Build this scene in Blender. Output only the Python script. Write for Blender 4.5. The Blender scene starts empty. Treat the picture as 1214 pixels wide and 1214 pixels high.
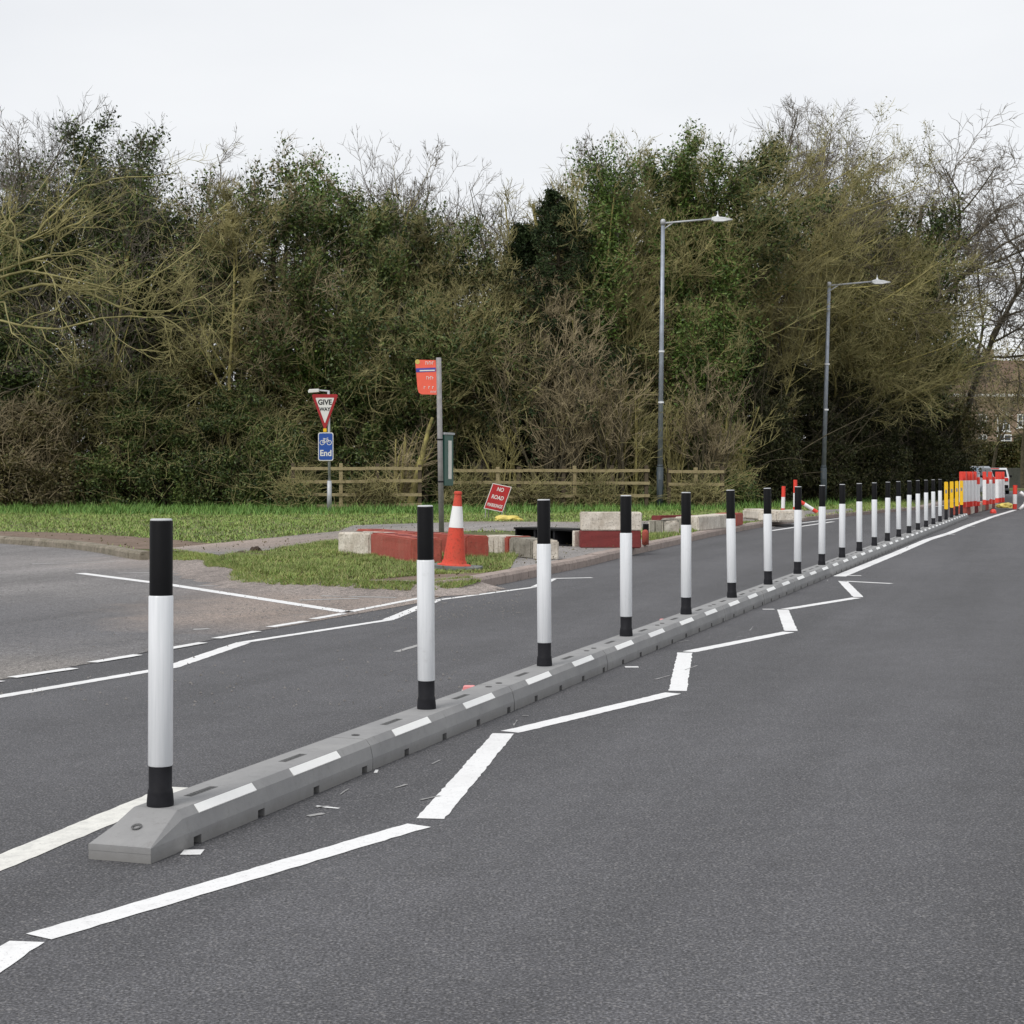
import bpy, bmesh, math, random
import numpy as np
from mathutils import Vector, Matrix
from mathutils.geometry import tessellate_polygon

R = math.radians
sc = bpy.context.scene
C = sc.collection
random.seed(7)

# ------------------------------------------------------------------ camera, sky, sun, exposure
F, CX, HY, CH = 2000.0, 607.0, 560.0, 1.31      # focal length in photo pixels, centre column, horizon row, eye height
cam_d = bpy.data.cameras.new('camera'); cam = bpy.data.objects.new('camera', cam_d); C.objects.link(cam)
cam.location = (0, 0, CH); cam.rotation_euler = (R(90), 0, 0)
cam_d.sensor_width = 36; cam_d.lens = F / 1214 * 36; cam_d.shift_y = -(607 - HY) / 1214
cam_d.clip_start = 0.1; cam_d.clip_end = 3000
sc.camera = cam

world = bpy.data.worlds.new('World'); sc.world = world; world.use_nodes = True
nt = world.node_tree; nt.nodes.clear()
wo = nt.nodes.new('ShaderNodeOutputWorld'); bg = nt.nodes.new('ShaderNodeBackground')
sky = nt.nodes.new('ShaderNodeTexSky'); sky.sky_type = 'NISHITA'; sky.sun_disc = False
sky.sun_elevation = R(48); sky.sun_rotation = R(215)
tc = nt.nodes.new('ShaderNodeTexCoord'); mp = nt.nodes.new('ShaderNodeMapping'); mp.inputs['Scale'].default_value = (1, 1, 3)
cl = nt.nodes.new('ShaderNodeTexNoise'); cl.inputs['Scale'].default_value = 2.2; cl.inputs['Detail'].default_value = 5
cr = nt.nodes.new('ShaderNodeValToRGB')
cr.color_ramp.elements[0].position = .3; cr.color_ramp.elements[0].color = (6.5, 6.62, 6.85, 1)
cr.color_ramp.elements[1].position = .7; cr.color_ramp.elements[1].color = (7.5, 7.56, 7.65, 1)
mx = nt.nodes.new('ShaderNodeMix'); mx.data_type = 'RGBA'; mx.inputs[0].default_value = .93
nt.links.new(tc.outputs['Generated'], mp.inputs[0]); nt.links.new(mp.outputs[0], cl.inputs['Vector'])
nt.links.new(cl.outputs['Fac'], cr.inputs[0]); nt.links.new(sky.outputs[0], mx.inputs[6]); nt.links.new(cr.outputs[0], mx.inputs[7])
nt.links.new(mx.outputs[2], bg.inputs[0]); bg.inputs[1].default_value = .1
nt.links.new(bg.outputs[0], wo.inputs[0])

sun_d = bpy.data.lights.new('sun', 'SUN'); sun_d.energy = 1.5; sun_d.angle = R(20); sun_d.color = (1, .97, .93)
sun = bpy.data.objects.new('sun', sun_d); C.objects.link(sun)
sun.rotation_euler = (R(42), 0, R(-35)); sun.location = (-20, -20, 40)
sc.view_settings.view_transform = 'Standard'; sc.view_settings.look = 'None'
sc.view_settings.exposure = 0.38; sc.view_settings.gamma = 1
sc.cycles.max_bounces = 6; sc.cycles.transparent_max_bounces = 8

def G(x, y, z=0.0):
    """ground point (height z) seen at photo pixel x, y"""
    d = F * (CH - z) / (y - HY); return ((x - CX) * d / F, d, z)
def A(x, y, d):
    """point at depth d seen at photo pixel x, y"""
    return ((x - CX) * d / F, d, CH - (y - HY) * d / F)

# ------------------------------------------------------------------ materials
def newmat(name):
    m = bpy.data.materials.new(name); m.use_nodes = True
    n = m.node_tree.nodes; b = n['Principled BSDF']; return m, m.node_tree, b
def N(t, typ, **kw):
    n = t.nodes.new(typ)
    for k, v in kw.items(): setattr(n, k, v)
    return n
def noise(t, scale, detail=4, rough=.6, vec=None, dist=0):
    n = N(t, 'ShaderNodeTexNoise'); n.inputs['Scale'].default_value = scale; n.inputs['Detail'].default_value = detail
    n.inputs['Roughness'].default_value = rough; n.inputs['Distortion'].default_value = dist
    if vec: t.links.new(vec, n.inputs['Vector'])
    return n.outputs['Fac']
def ramp(t, fac, stops):
    r = N(t, 'ShaderNodeValToRGB'); e = r.color_ramp.elements
    while len(e) < len(stops): e.new(.5)
    for el, (p, c) in zip(e, stops):
        el.position = p; el.color = tuple(c) + (1,) if not isinstance(c, (int, float)) else (c, c, c, 1)
    t.links.new(fac, r.inputs[0]); return r.outputs[0]
def mix(t, fac, a, b, mode='MIX'):
    m = N(t, 'ShaderNodeMix', data_type='RGBA', blend_type=mode)
    for s, v in ((0, fac), (6, a), (7, b)):
        if hasattr(v, 'is_linked') or isinstance(v, bpy.types.NodeSocket): t.links.new(v, m.inputs[s])
        elif s == 0: m.inputs[0].default_value = v
        else: m.inputs[s].default_value = tuple(v) + (1,) if len(v) == 3 else v
    return m.outputs[2]
def coords(t): return N(t, 'ShaderNodeTexCoord').outputs['Object']
def wcoords(t): return N(t, 'ShaderNodeNewGeometry').outputs['Position']
def bump(t, b, h, strength=.3, dist=.01):
    n = N(t, 'ShaderNodeBump'); n.inputs['Strength'].default_value = strength; n.inputs['Distance'].default_value = dist
    t.links.new(h, n.inputs['Height']); t.links.new(n.outputs[0], b.inputs['Normal'])
def rnd(t, scale=1):
    return N(t, 'ShaderNodeObjectInfo').outputs['Random']

def plain(name, col, rough=.6, metal=0, var=.15, scale=8, bmp=0):
    m, t, b = newmat(name); v = coords(t)
    c = ramp(t, noise(t, scale, 5, .6, v), [(.3, tuple(x * (1 - var) for x in col)), (.7, tuple(min(1, x * (1 + var)) for x in col))])
    t.links.new(c, b.inputs['Base Color']); b.inputs['Roughness'].default_value = rough; b.inputs['Metallic'].default_value = metal
    if bmp: bump(t, b, noise(t, scale * 6, 4, .6, v), bmp, .005)
    if max(col) < .025: b.inputs['Specular IOR Level'].default_value = .12
    return m

def asphalt(name, base, blobs=(), speck=1.0, warm=0):
    m, t, b = newmat(name); v = wcoords(t)
    big = noise(t, .35, 4, .6, v); mid = noise(t, 3.5, 4, .65, v)
    col = ramp(t, big, [(.3, tuple(x * .88 for x in base)), (.7, tuple(x * 1.12 for x in base))])
    col = mix(t, .5, col, ramp(t, mid, [(.3, (.8,) * 3), (.7, (1.2,) * 3)]), 'MULTIPLY')
    for (c, r, rot, bc, hard) in blobs:
        mpn = N(t, 'ShaderNodeMapping', vector_type='TEXTURE'); mpn.inputs['Location'].default_value = (c[0], c[1], 0)
        mpn.inputs['Rotation'].default_value = (0, 0, rot); mpn.inputs['Scale'].default_value = (r[0], r[1], 50)
        t.links.new(v, mpn.inputs[0])
        ln = N(t, 'ShaderNodeVectorMath', operation='LENGTH'); t.links.new(mpn.outputs[0], ln.inputs[0])
        ad = N(t, 'ShaderNodeMath', operation='MULTIPLY_ADD'); ad.inputs[1].default_value = 1.5
        t.links.new(noise(t, 1.7, 7, .72, v), ad.inputs[0]); t.links.new(ln.outputs['Value'], ad.inputs[2])
        fac = ramp(t, ad.outputs[0], [(.0, hard), (.55, hard * .8), (1, 0.0)])
        mr = N(t, 'ShaderNodeMapRange'); mr.inputs[1].default_value = 1.25; mr.inputs[2].default_value = 2.0
        mr.inputs[3].default_value = hard; mr.inputs[4].default_value = 0
        t.links.new(ad.outputs[0], mr.inputs[0])
        col = mix(t, mr.outputs[0], col, bc)
    if warm: col = mix(t, 1.0, col, ramp(t, noise(t, 14, 6, .8, v), [(.3, (.55,) * 3), (.48, (.98,) * 3), (.7, (1.25,) * 3)]), 'MULTIPLY')
    tr_ = N(t, 'ShaderNodeMapping', vector_type='TEXTURE'); tr_.inputs['Rotation'].default_value = (0, 0, -math.atan(.33)); tr_.inputs['Scale'].default_value = (.9, 14, 1)
    t.links.new(v, tr_.inputs[0])
    col = mix(t, 1.0, col, ramp(t, noise(t, 1.0, 4, .6, tr_.outputs[0]), [(.32, (.80,) * 3), (.66, (1.2,) * 3)]), 'MULTIPLY')
    col = mix(t, 1.0, col, ramp(t, noise(t, 28, 4, .7, v), [(.3, (.80,) * 3), (.7, (1.18,) * 3)]), 'MULTIPLY')
    col = mix(t, ramp(t, noise(t, 2.1, 6, .75, v, .6), [(.60, 0.0), (.70, .35)]), col, tuple(x * .6 for x in base))
    fine = noise(t, 115, 2, .6, v)
    sp = ramp(t, fine, [(.32, (.32,) * 3), (.46, (.84,) * 3), (.56, (1.08,) * 3), (.68, (2.2,) * 3)])
    col = mix(t, speck, col, sp, 'MULTIPLY')
    vor = N(t, 'ShaderNodeTexVoronoi'); vor.inputs['Scale'].default_value = 150; t.links.new(v, vor.inputs['Vector'])
    hi = N(t, 'ShaderNodeSeparateColor'); t.links.new(vor.outputs['Color'], hi.inputs[0])
    col = mix(t, ramp(t, hi.outputs[0], [(.90, 0.0), (.95, .45 * speck)]), col, (.26, .25, .245))
    t.links.new(col, b.inputs['Base Color']); b.inputs['Roughness'].default_value = .85
    bump(t, b, vor.outputs['Distance'], .35, .004)
    return m

NEWB = (.076, .0755, .081)
def g2(x, y): p = G(x, y); return (p[0], p[1])
SAND = (.33, .255, .205); LIGHT = (.235, .22, .215); DARK = (.085, .085, .09)
M = {}
M['road'] = asphalt('fresh_asphalt', NEWB)
M['side'] = asphalt('old_asphalt', (.165, .157, .155), [
    (g2(110, 668), (7.0, 2.6), .1, LIGHT, .6),
    (g2(250, 664), (1.8, 2.6), .0, (.27, .22, .19), .5),
    (g2(430, 702), (2.0, 2.2), .3, (.27, .22, .195), .6),
    (g2(85, 735), (3.1, 3.0), .3, (.105, .103, .108), .95),
    (g2(215, 722), (1.3, 2.0), .4, (.125, .12, .12), .7),
    (g2(360, 718), (1.6, 1.9), .25, SAND, .5),
    (g2(275, 737), (1.0, 1.0), .5, SAND, .35),
    (g2(20, 800), (.9, 1.2), .8, (.21, .19, .17), .6)], 1.0, 1)
M['path'] = asphalt('path_asphalt', (.225, .21, .20), [(g2(420, 640), (3, 3), 0, (.27, .22, .18), .5), (g2(600, 622), (6, 3), 0, (.25, .20, .16), .6), (g2(250, 652), (2.5, 3), 0, (.29, .22, .18), .7)], .8, 1)

def paint(name, col, wear=.25, sc_=9):
    m, t, b = newmat(name); v = wcoords(t)
    f = ramp(t, noise(t, sc_, 6, .7, v), [(.62 - wear * .5, 0.0), (.72, wear)])
    c = mix(t, f, col, (.25, .25, .25))
    c = mix(t, ramp(t, noise(t, 90, 3, .6, v), [(.60, 0.0), (.70, .55)]), c, (.3, .3, .3))
    c = mix(t, ramp(t, noise(t, 1.3, 4, .6, v), [(.45, 0.0), (.7, .22)]), c, (.42, .41, .40))
    t.links.new(c, b.inputs['Base Color']); b.inputs['Roughness'].default_value = .6
    return m
M['paint'] = paint('white_road_paint', (.77, .77, .77), .22, 14)
M['paint_old'] = paint('old_white_paint', (.74, .73, .68), .4, 14)
M['scuff'] = paint('scuffed_paint_mark', (.27, .265, .26), .8, 60)
M['paint_faint'] = paint('faint_paint', (.42, .41, .40), .9, 20)
def rubberm():
    m, t, b = newmat('moulded_grey_rubber'); v = wcoords(t)
    c = ramp(t, noise(t, 3, 6, .7, v), [(.3, (.225, .225, .228)), (.7, (.305, .303, .30))])
    c = mix(t, ramp(t, noise(t, 22, 5, .75, v), [(.55, 0.0), (.72, .4)]), c, (.16, .155, .15))
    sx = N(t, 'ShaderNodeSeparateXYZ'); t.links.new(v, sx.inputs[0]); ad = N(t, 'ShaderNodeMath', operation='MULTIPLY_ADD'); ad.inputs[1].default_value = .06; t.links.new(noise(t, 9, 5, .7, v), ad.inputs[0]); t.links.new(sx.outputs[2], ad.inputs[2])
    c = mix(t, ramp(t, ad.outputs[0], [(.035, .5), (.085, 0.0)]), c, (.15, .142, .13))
    t.links.new(c, b.inputs['Base Color']); b.inputs['Roughness'].default_value = .85; bump(t, b, noise(t, 160, 4, .7, v), .25, .003); return m
M['concrete'] = rubberm()
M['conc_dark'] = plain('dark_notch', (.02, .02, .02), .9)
M['label'] = plain('recessed_label', (.10, .10, .10), .8, 0, .4, 120)
M['reflect'] = plain('white_reflector', (.86, .86, .84), .35, 0, .03)
M['black'] = plain('black_plastic', (.008, .008, .009), .5, 0, .2, 5)
M['blackgrip'] = plain('black_rubber', (.018, .018, .021), .6, 0, .2, 20)
def sleeve():
    m, t, b = newmat('white_reflective_sleeve'); v = coords(t)
    mpn = N(t, 'ShaderNodeMapping'); mpn.inputs['Scale'].default_value = (60, 60, 2); t.links.new(v, mpn.inputs[0])
    c = ramp(t, noise(t, 1.5, 4, .6, mpn.outputs[0]), [(.3, (.66, .68, .70)), (.7, (.78, .79, .81))])
    w_ = wcoords(t); c = mix(t, ramp(t, noise(t, 7, 6, .75, w_), [(.58, 0.0), (.75, .35)]), c, (.36, .35, .33))
    t.links.new(c, b.inputs['Base Color']); b.inputs['Roughness'].default_value = .3; return m
M['sleeve'] = sleeve()
M['cap'] = plain('pale_cap', (.55, .56, .57), .5)
M['yellow'] = plain('yellow_plastic', (.85, .50, .01), .45, 0, .05)
M['galv'] = plain('galvanised_steel', (.30, .33, .38), .45, .35, .18, 6)
M['galv_light'] = plain('light_grey_steel', (.42, .43, .45), .5, .2, .12, 6)
M['darkpost'] = plain('dark_post_base', (.05, .065, .075), .6)
M['polegrey'] = plain('weathered_grey_pole', (.27, .26, .26), .7, .1, .2, 12)
M['lampwhite'] = plain('pale_lamp_housing', (.75, .76, .78), .4)
M['signred'] = plain('sign_red', (.34, .012, .015), .45, 0, .1)
M['signred2'] = plain('scuffed_sign_red', (.42, .016, .018), .5, 0, .18, 6)
M['flagred'] = plain('salmon_red_flag', (.86, .13, .075), .45, 0, .06)
M['signwhite'] = plain('sign_white', (.70, .69, .66), .5, 0, .06)
M['signblue'] = plain('sign_blue', (.012, .07, .33), .4, 0, .08)
M['signblack'] = plain('sign_black', (.012, .012, .012), .5)
M['flagblue'] = plain('flag_blue', (.06, .06, .33), .4)
M['green'] = plain('dark_green_case', (.012, .085, .065), .4)

M['conewhite'] = plain('cone_white_sleeve', (.80, .80, .80), .4, 0, .04)
M['orangew'] = plain('red_white_plastic_red', (.72, .05, .03), .5, 0, .1)
M['rubber'] = plain('dusty_black_rubber', (.15, .16, .155), .8, 0, .3, 10)
def block(name, col, dirt, amt=.6, scale=5):
    m, t, b = newmat(name); v = coords(t)
    mpn = N(t, 'ShaderNodeMapping'); mpn.inputs['Scale'].default_value = (1, 1, .45); t.links.new(v, mpn.inputs[0])
    f = ramp(t, noise(t, scale, 8, .8, mpn.outputs[0]), [(.36, 0.0), (.62, amt)])
    c = mix(t, f, col, dirt)
    c = mix(t, ramp(t, noise(t, scale * 6, 5, .7, v), [(.54, 0.0), (.64, amt)]), c, tuple(x * .4 for x in dirt))
    t.links.new(c, b.inputs['Base Color']); b.inputs['Roughness'].default_value = .9
    bump(t, b, noise(t, 30, 5, .7, v), .5, .01); return m
M['orange'] = block('dusty_orange_plastic', (.66, .068, .040), (.42, .10, .06), .5, 5)
M['blk_white'] = block('chipped_white_concrete', (.76, .71, .63), (.32, .265, .20), .7)
M['blk_red'] = block('weathered_red_paint', (.34, .055, .038), (.38, .13, .09), .6)
M['blk_dred'] = block('dark_red_paint', (.20, .032, .030), (.13, .03, .028), .5)
M['blk_grey'] = block('bare_concrete', (.36, .34, .29), (.14, .125, .10), .7)
M['kerb'] = block('concrete_kerb', (.37, .30, .265), (.22, .18, .16), .6, 3)
M['kerb_dirty'] = block('mossy_kerb', (.29, .25, .20), (.12, .11, .07), .8, 4)
def soil():
    m, t, b = newmat('verge_soil'); v = wcoords(t)
    c = ramp(t, noise(t, .9, 8, .7, v), [(.3, (.10, .13, .04)), (.55, (.11, .115, .045)), (.75, (.15, .12, .065))])
    t.links.new(c, b.inputs['Base Color']); b.inputs['Roughness'].default_value = 1
    bump(t, b, noise(t, 12, 6, .7, v), .8, .05); return m
M['soil'] = soil()

def dirt():
    m, t, b = newmat('bare_dirt'); v = wcoords(t)
    c = ramp(t, noise(t, 2.5, 8, .75, v), [(.25, (.10, .075, .05)), (.5, (.19, .135, .10)), (.75, (.27, .20, .16))])
    c = mix(t, ramp(t, noise(t, 25, 4, .7, v), [(.55, 0.0), (.7, .6)]), c, (.07, .055, .04))
    t.links.new(c, b.inputs['Base Color']); b.inputs['Roughness'].default_value = 1
    bump(t, b, noise(t, 18, 6, .7, v), .8, .04); return m
M['dirt'] = dirt()
M['dust'] = asphalt('gravelly_dust', (.235, .20, .18), [], 1.0, 1)
M['clod'] = plain('dark_earth', (.05, .033, .022), 1, 0, .5, 10, .8)
M['forest'] = plain('woodland_floor', (.045, .038, .022), 1, 0, .4, 2, .5)
M['wood'] = block('lichened_rail', (.36, .30, .165), (.21, .165, .085), .6, 4)
M['wood_dark'] = block('dark_post_wood', (.10, .075, .045), (.05, .04, .025), .6, 4)
def leafm(name, cols, rough=.55):
    m, t, b = newmat(name)
    r = N(t, 'ShaderNodeNewGeometry').outputs['Random Per Island']
    n_ = len(cols)
    c = ramp(t, r, [(i / max(1, n_ - 1), c_) for i, c_ in enumerate(cols)])
    big = ramp(t, noise(t, .55, 4, .6, wcoords(t)), [(.3, (.6, .6, .6)), (.7, (1.45, 1.4, 1.3))])
    c = mix(t, 1.0, c, big, 'MULTIPLY')
    t.links.new(c, b.inputs['Base Color']); b.inputs['Roughness'].default_value = rough; b.inputs['Specular IOR Level'].default_value = .1 if name.startswith(('dark', 'conifer')) else .35
    return m
M['ivy'] = leafm('ivy_leaves', [(.020, .036, .010), (.040, .070, .016), (.078, .112, .028), (.12, .15, .045)])
M['bushleaf'] = leafm('bramble_leaves', [(.030, .040, .012), (.065, .075, .022), (.115, .110, .036), (.13, .10, .042), (.095, .125, .036)])
M['shadeleaf'] = leafm('dark_shade_leaves', [(.018, .024, .011), (.034, .042, .018), (.055, .060, .026), (.08, .078, .036)])  # leaf colour darkened to stand in for shade under the overhanging branches
M['ivygreen'] = leafm('bright_ivy_leaves', [(.035, .075, .012), (.06, .115, .02), (.10, .165, .032), (.14, .20, .05)])
M['brownleaf'] = leafm('dry_brown_leaves', [(.055, .048, .022), (.095, .082, .034), (.13, .11, .045), (.07, .08, .03)])
M['olive'] = leafm('olive_catkins', [(.075, .085, .022), (.125, .125, .034), (.19, .175, .06)])
M['conifer'] = leafm('conifer_needles', [(.014, .025, .012), (.026, .042, .018), (.042, .062, .024)])
def barkm(name, a, b_, sc_=6):
    m, t, b = newmat(name); v = wcoords(t)
    c = ramp(t, noise(t, sc_, 6, .7, v), [(.35, a), (.65, b_)])
    t.links.new(c, b.inputs['Base Color']); b.inputs['Roughness'].default_value = .95; return m
M['bark'] = barkm('brown_bark', (.055, .045, .03), (.13, .11, .065))
M['moss'] = barkm('mossy_bark', (.17, .145, .06), (.42, .37, .13), 3)
M['twig_olive'] = barkm('olive_twigs', (.145, .135, .055), (.40, .355, .16), .9)
M['twig_brown'] = barkm('brown_twigs', (.18, .145, .08), (.38, .31, .19), 1.2)
M['twig_grey'] = barkm('grey_twigs', (.10, .085, .065), (.19, .165, .13), 1.2)
M['twig_dark'] = barkm('dark_twigs', (.045, .04, .028), (.10, .085, .055), 1.2)
M['brick'] = plain('brown_brick', (.29, .21, .155), .9, 0, .25, 3)
M['rooftile'] = plain('brown_roof_tiles', (.13, .085, .06), .9, 0, .2, 4)
M['upvc'] = plain('white_window_frame', (.75, .75, .74), .4)
M['glass'] = plain('dark_window_glass', (.05, .06, .07), .15, 0, .3, 1)
M['carwhite'] = plain('white_car_paint', (.62, .63, .64), .25, 0, .03)
M['carsilver'] = plain('silver_car_paint', (.40, .43, .46), .3, .3, .05)
M['carglass'] = plain('dark_car_glass', (.012, .014, .016), .1)
M['skyglass'] = plain('sky_tinted_glass', (.25, .33, .42), .15)  # pale sky reflection painted into the base colour of the windscreens
M['lampred'] = plain('red_lens', (.7, .03, .02), .3)
M['tyre'] = plain('tyre_rubber', (.015, .015, .015), .8)
M['bag'] = plain('yellow_plastic_sack', (.62, .50, .12), .5, 0, .2, 8)
M['litter'] = plain('white_litter', (.75, .75, .74), .6, 0, .1)
M['stonew'] = block('dark_stone_wall', (.10, .10, .085), (.05, .055, .04), .6, 1.5)
M['pink'] = plain('pink_reflector', (.85, .30, .30), .4)
M['gravel'] = plain('gravel_stone', (.20, .19, .18), .9, 0, .4, 40)
def grassm(name, cols):
    m, t, b = newmat(name)
    r = N(t, 'ShaderNodeNewGeometry').outputs['Random Per Island']
    c = ramp(t, r, [(i / (len(cols) - 1), c_) for i, c_ in enumerate(cols)])
    c = mix(t, 1.0, c, ramp(t, noise(t, .8, 5, .65, wcoords(t)), [(.3, (.72, .75, .7)), (.7, (1.3, 1.25, 1.2))]), 'MULTIPLY')
    t.links.new(c, b.inputs['Base Color']); b.inputs['Roughness'].default_value = .7; return m
M['grass'] = grassm('green_grass', [(.13, .225, .04), (.19, .30, .06), (.26, .34, .09), (.30, .29, .13)])
M['grass_tall'] = grassm('long_green_grass', [(.055, .14, .02), (.10, .215, .035), (.16, .27, .055)])
M['grass_dry'] = grassm('yellowing_grass', [(.12, .20, .042), (.19, .28, .062), (.27, .31, .095), (.32, .28, .14)])

# ------------------------------------------------------------------ mesh helpers
def link(name, me, mat=None, parent=None):
    o = bpy.data.objects.new(name, me); C.objects.link(o)
    if mat is not None: me.materials.append(M[mat] if isinstance(mat, str) else mat)
    if parent is not None: o.parent = parent
    return o
def from_bm(name, bm, mat, parent=None, smooth=False):
    me = bpy.data.meshes.new(name); bm.normal_update(); bm.to_mesh(me); bm.free()
    if smooth: me.polygons.foreach_set('use_smooth', [True] * len(me.polygons))
    return link(name, me, mat, parent)
def tag(o, label=None, cat=None, group=None, kind=None):
    for k, v in (('label', label), ('category', cat), ('group', group), ('kind', kind)):
        if v: o[k] = v
    return o
def thing(name, label, cat, loc=(0, 0, 0), rz=0, group=None):
    o = bpy.data.objects.new(name, None); C.objects.link(o); o.location = loc; o.rotation_euler = (0, 0, rz)
    o.empty_display_size = .1
    return tag(o, label, cat, group)
def copy_tree(o, parent=None):
    c = o.copy(); C.objects.link(c); c.parent = parent
    for ch in list(o.children): copy_tree(ch, c)
    return c
def box(bm, x0, x1, y0, y1, z0, z1, mat=None):
    vs = [bm.verts.new(p) for p in ((x0, y0, z0), (x1, y0, z0), (x1, y1, z0), (x0, y1, z0), (x0, y0, z1), (x1, y0, z1), (x1, y1, z1), (x0, y1, z1))]
    if mat is not None:
        for v in vs: v.co = mat @ v.co
    for f in ((0, 3, 2, 1), (4, 5, 6, 7), (0, 1, 5, 4), (1, 2, 6, 5), (2, 3, 7, 6), (3, 0, 4, 7)): bm.faces.new([vs[i] for i in f])
    return vs
def bevel(bm, w, seg=1):
    bmesh.ops.bevel(bm, geom=list(bm.edges), offset=w, segments=seg, affect='EDGES', profile=.6)
def boxobj(name, x0, x1, y0, y1, z0, z1, mat, parent=None, bev=0):
    bm = bmesh.new(); box(bm, x0, x1, y0, y1, z0, z1)
    if bev: bevel(bm, bev, 2)
    return from_bm(name, bm, mat, parent)
def lathe(bm, prof, n=24, c=(0, 0, 0), cap=True, mat=None):
    rings = []
    for r, z in prof:
        ring = [bm.verts.new((c[0] + r * math.cos(2 * math.pi * i / n), c[1] + r * math.sin(2 * math.pi * i / n), c[2] + z)) for i in range(n)]
        if mat is not None:
            for v in ring: v.co = mat @ v.co
        rings.append(ring)
    for a, b in zip(rings, rings[1:]):
        for i in range(n): bm.faces.new((a[i], a[(i + 1) % n], b[(i + 1) % n], b[i]))
    if cap:
        bm.faces.new(rings[0][::-1]); bm.faces.new(rings[-1])
def rod(bm, p, q, r0, r1=None, n=10):
    p, q = Vector(p), Vector(q); r1 = r0 if r1 is None else r1
    m = Matrix.Translation(p) @ (q - p).to_track_quat('Z', 'Y').to_matrix().to_4x4()
    lathe(bm, [(r0, 0), (r1, (q - p).length)], n, mat=m)
def prism(bm, poly, y0, y1, mat=None):
    """outline in (x, z) pushed along y"""
    a = [bm.verts.new((x, y0, z)) for x, z in poly]; b = [bm.verts.new((x, y1, z)) for x, z in poly]
    if mat is not None:
        for v in a + b: v.co = mat @ v.co
    bm.faces.new(a); bm.faces.new(b[::-1]); n = len(poly)
    for i in range(n): bm.faces.new((a[i], b[i], b[(i + 1) % n], a[(i + 1) % n]))
def roundrect(w, h, r, n=5, cx=0, cz=0):
    out = []
    for (sx, sz, a0) in ((1, 1, 0), (-1, 1, 90), (-1, -1, 180), (1, -1, 270)):
        for i in range(n + 1):
            a = R(a0 + 90 * i / n); out.append((cx + sx * (w / 2 - r) + r * math.cos(a), cz + sz * (h / 2 - r) + r * math.sin(a)))
    return out
def text(name, s, size, mat, parent, loc, depth=.002, sx=1.0, bold=0.0):
    cu = bpy.data.curves.new(name, 'FONT'); cu.body = s; cu.size = size; cu.align_x = 'CENTER'; cu.align_y = 'CENTER'
    cu.extrude = depth; cu.offset = bold
    tmp = bpy.data.objects.new('tmp', cu); C.objects.link(tmp)
    dg = bpy.context.evaluated_depsgraph_get(); me = bpy.data.meshes.new_from_object(tmp.evaluated_get(dg))
    bpy.data.objects.remove(tmp); me.materials.clear()
    o = link(name, me, mat, parent); o.location = loc; o.rotation_euler = (R(90), 0, 0); o.scale = (sx, 1, 1)
    return o
def qmesh(name, V, Q, mat, parent=None, smooth=False):
    V = np.asarray(V, dtype=np.float32).reshape(-1, 3); Q = np.asarray(Q, dtype=np.int32); k = Q.shape[1]; nq = len(Q)
    me = bpy.data.meshes.new(name); me.vertices.add(len(V)); me.vertices.foreach_set('co', V.ravel())
    me.loops.add(nq * k); me.loops.foreach_set('vertex_index', Q.ravel()); me.polygons.add(nq)
    me.polygons.foreach_set('loop_start', np.arange(0, nq * k, k, dtype=np.int32))
    me.polygons.foreach_set('use_smooth', np.full(nq, smooth))
    me.update(calc_edges=True)
    return link(name, me, mat, parent)
def resample(pts, step, rng, jit):
    out = []; n = len(pts)
    for i in range(n):
        a = np.array(pts[i][:2]); b = np.array(pts[(i + 1) % n][:2]); L = np.linalg.norm(b - a); k = max(1, min(80, int(L / step)))
        for j in range(k):
            p = a + (b - a) * j / k
            out.append(tuple(p + rng.normal(0, jit, 2) if j else p + rng.normal(0, jit * .5, 2)))
    return out
def sheet(name, pts, z, mat, parent=None, jit=0, step=.3, skirt=None, kind='structure', seed=1):
    rng = np.random.default_rng(seed)
    if jit: pts = resample(pts, step, rng, jit)
    vs = [Vector((p[0], p[1], z)) for p in pts]; tris = tessellate_polygon([vs])
    me = bpy.data.meshes.new(name); V = [tuple(v) for v in vs]; Fc = []
    for t_ in tris:
        a, b, c = (vs[i] for i in t_); Fc.append(t_ if (b - a).cross(c - a).z > 0 else t_[::-1])
    if skirt:
        n = len(vs); ar = sum(vs[i].x * vs[(i + 1) % n].y - vs[(i + 1) % n].x * vs[i].y for i in range(n)); s = 1 if ar > 0 else -1
        off, zz = skirt
        for i in range(n):
            d = (vs[(i + 1) % n] - vs[i - 1]); d.z = 0; d.normalize(); nrm = Vector((d.y, -d.x, 0)) * s
            p = vs[i] + nrm * off; V.append((p.x, p.y, zz))
        for i in range(n):
            j = (i + 1) % n; Fc.append((i, n + i, n + j, j) if s > 0 else (i, j, n + j, n + i))
    me.from_pydata(V, [], Fc); me.update()
    o = link(name, me, mat, parent)
    if kind: o['kind'] = kind
    return o
def inside(P, poly):
    poly = np.array([p[:2] for p in poly]); x, y = P[:, 0], P[:, 1]; r = np.zeros(len(P), bool); j = len(poly) - 1
    for i in range(len(poly)):
        xi, yi = poly[i]; xj, yj = poly[j]
        c = ((yi > y) != (yj > y)) & (x < (xj - xi) * (y - yi) / (yj - yi + 1e-12) + xi); r ^= c; j = i
    return r

# ------------------------------------------------------------------ ground, roads, markings
gm = sheet('ground', [(-900, -60), (900, -60), (900, 1500), (-900, 1500)], -.04, 'soil')
road_poly = [(-30, -12), (16, -12), (11, 2), (24, 42), (36, 66), (60, 92), (140, 118), (140, 150), (60, 132),
             (12, 100), G(1090, 606)[:2], G(1014, 614)[:2], G(900, 628)[:2], G(780, 652)[:2], G(640, 684)[:2], G(500, 705)[:2], (-6, 21), (-40, 9)]
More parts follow.
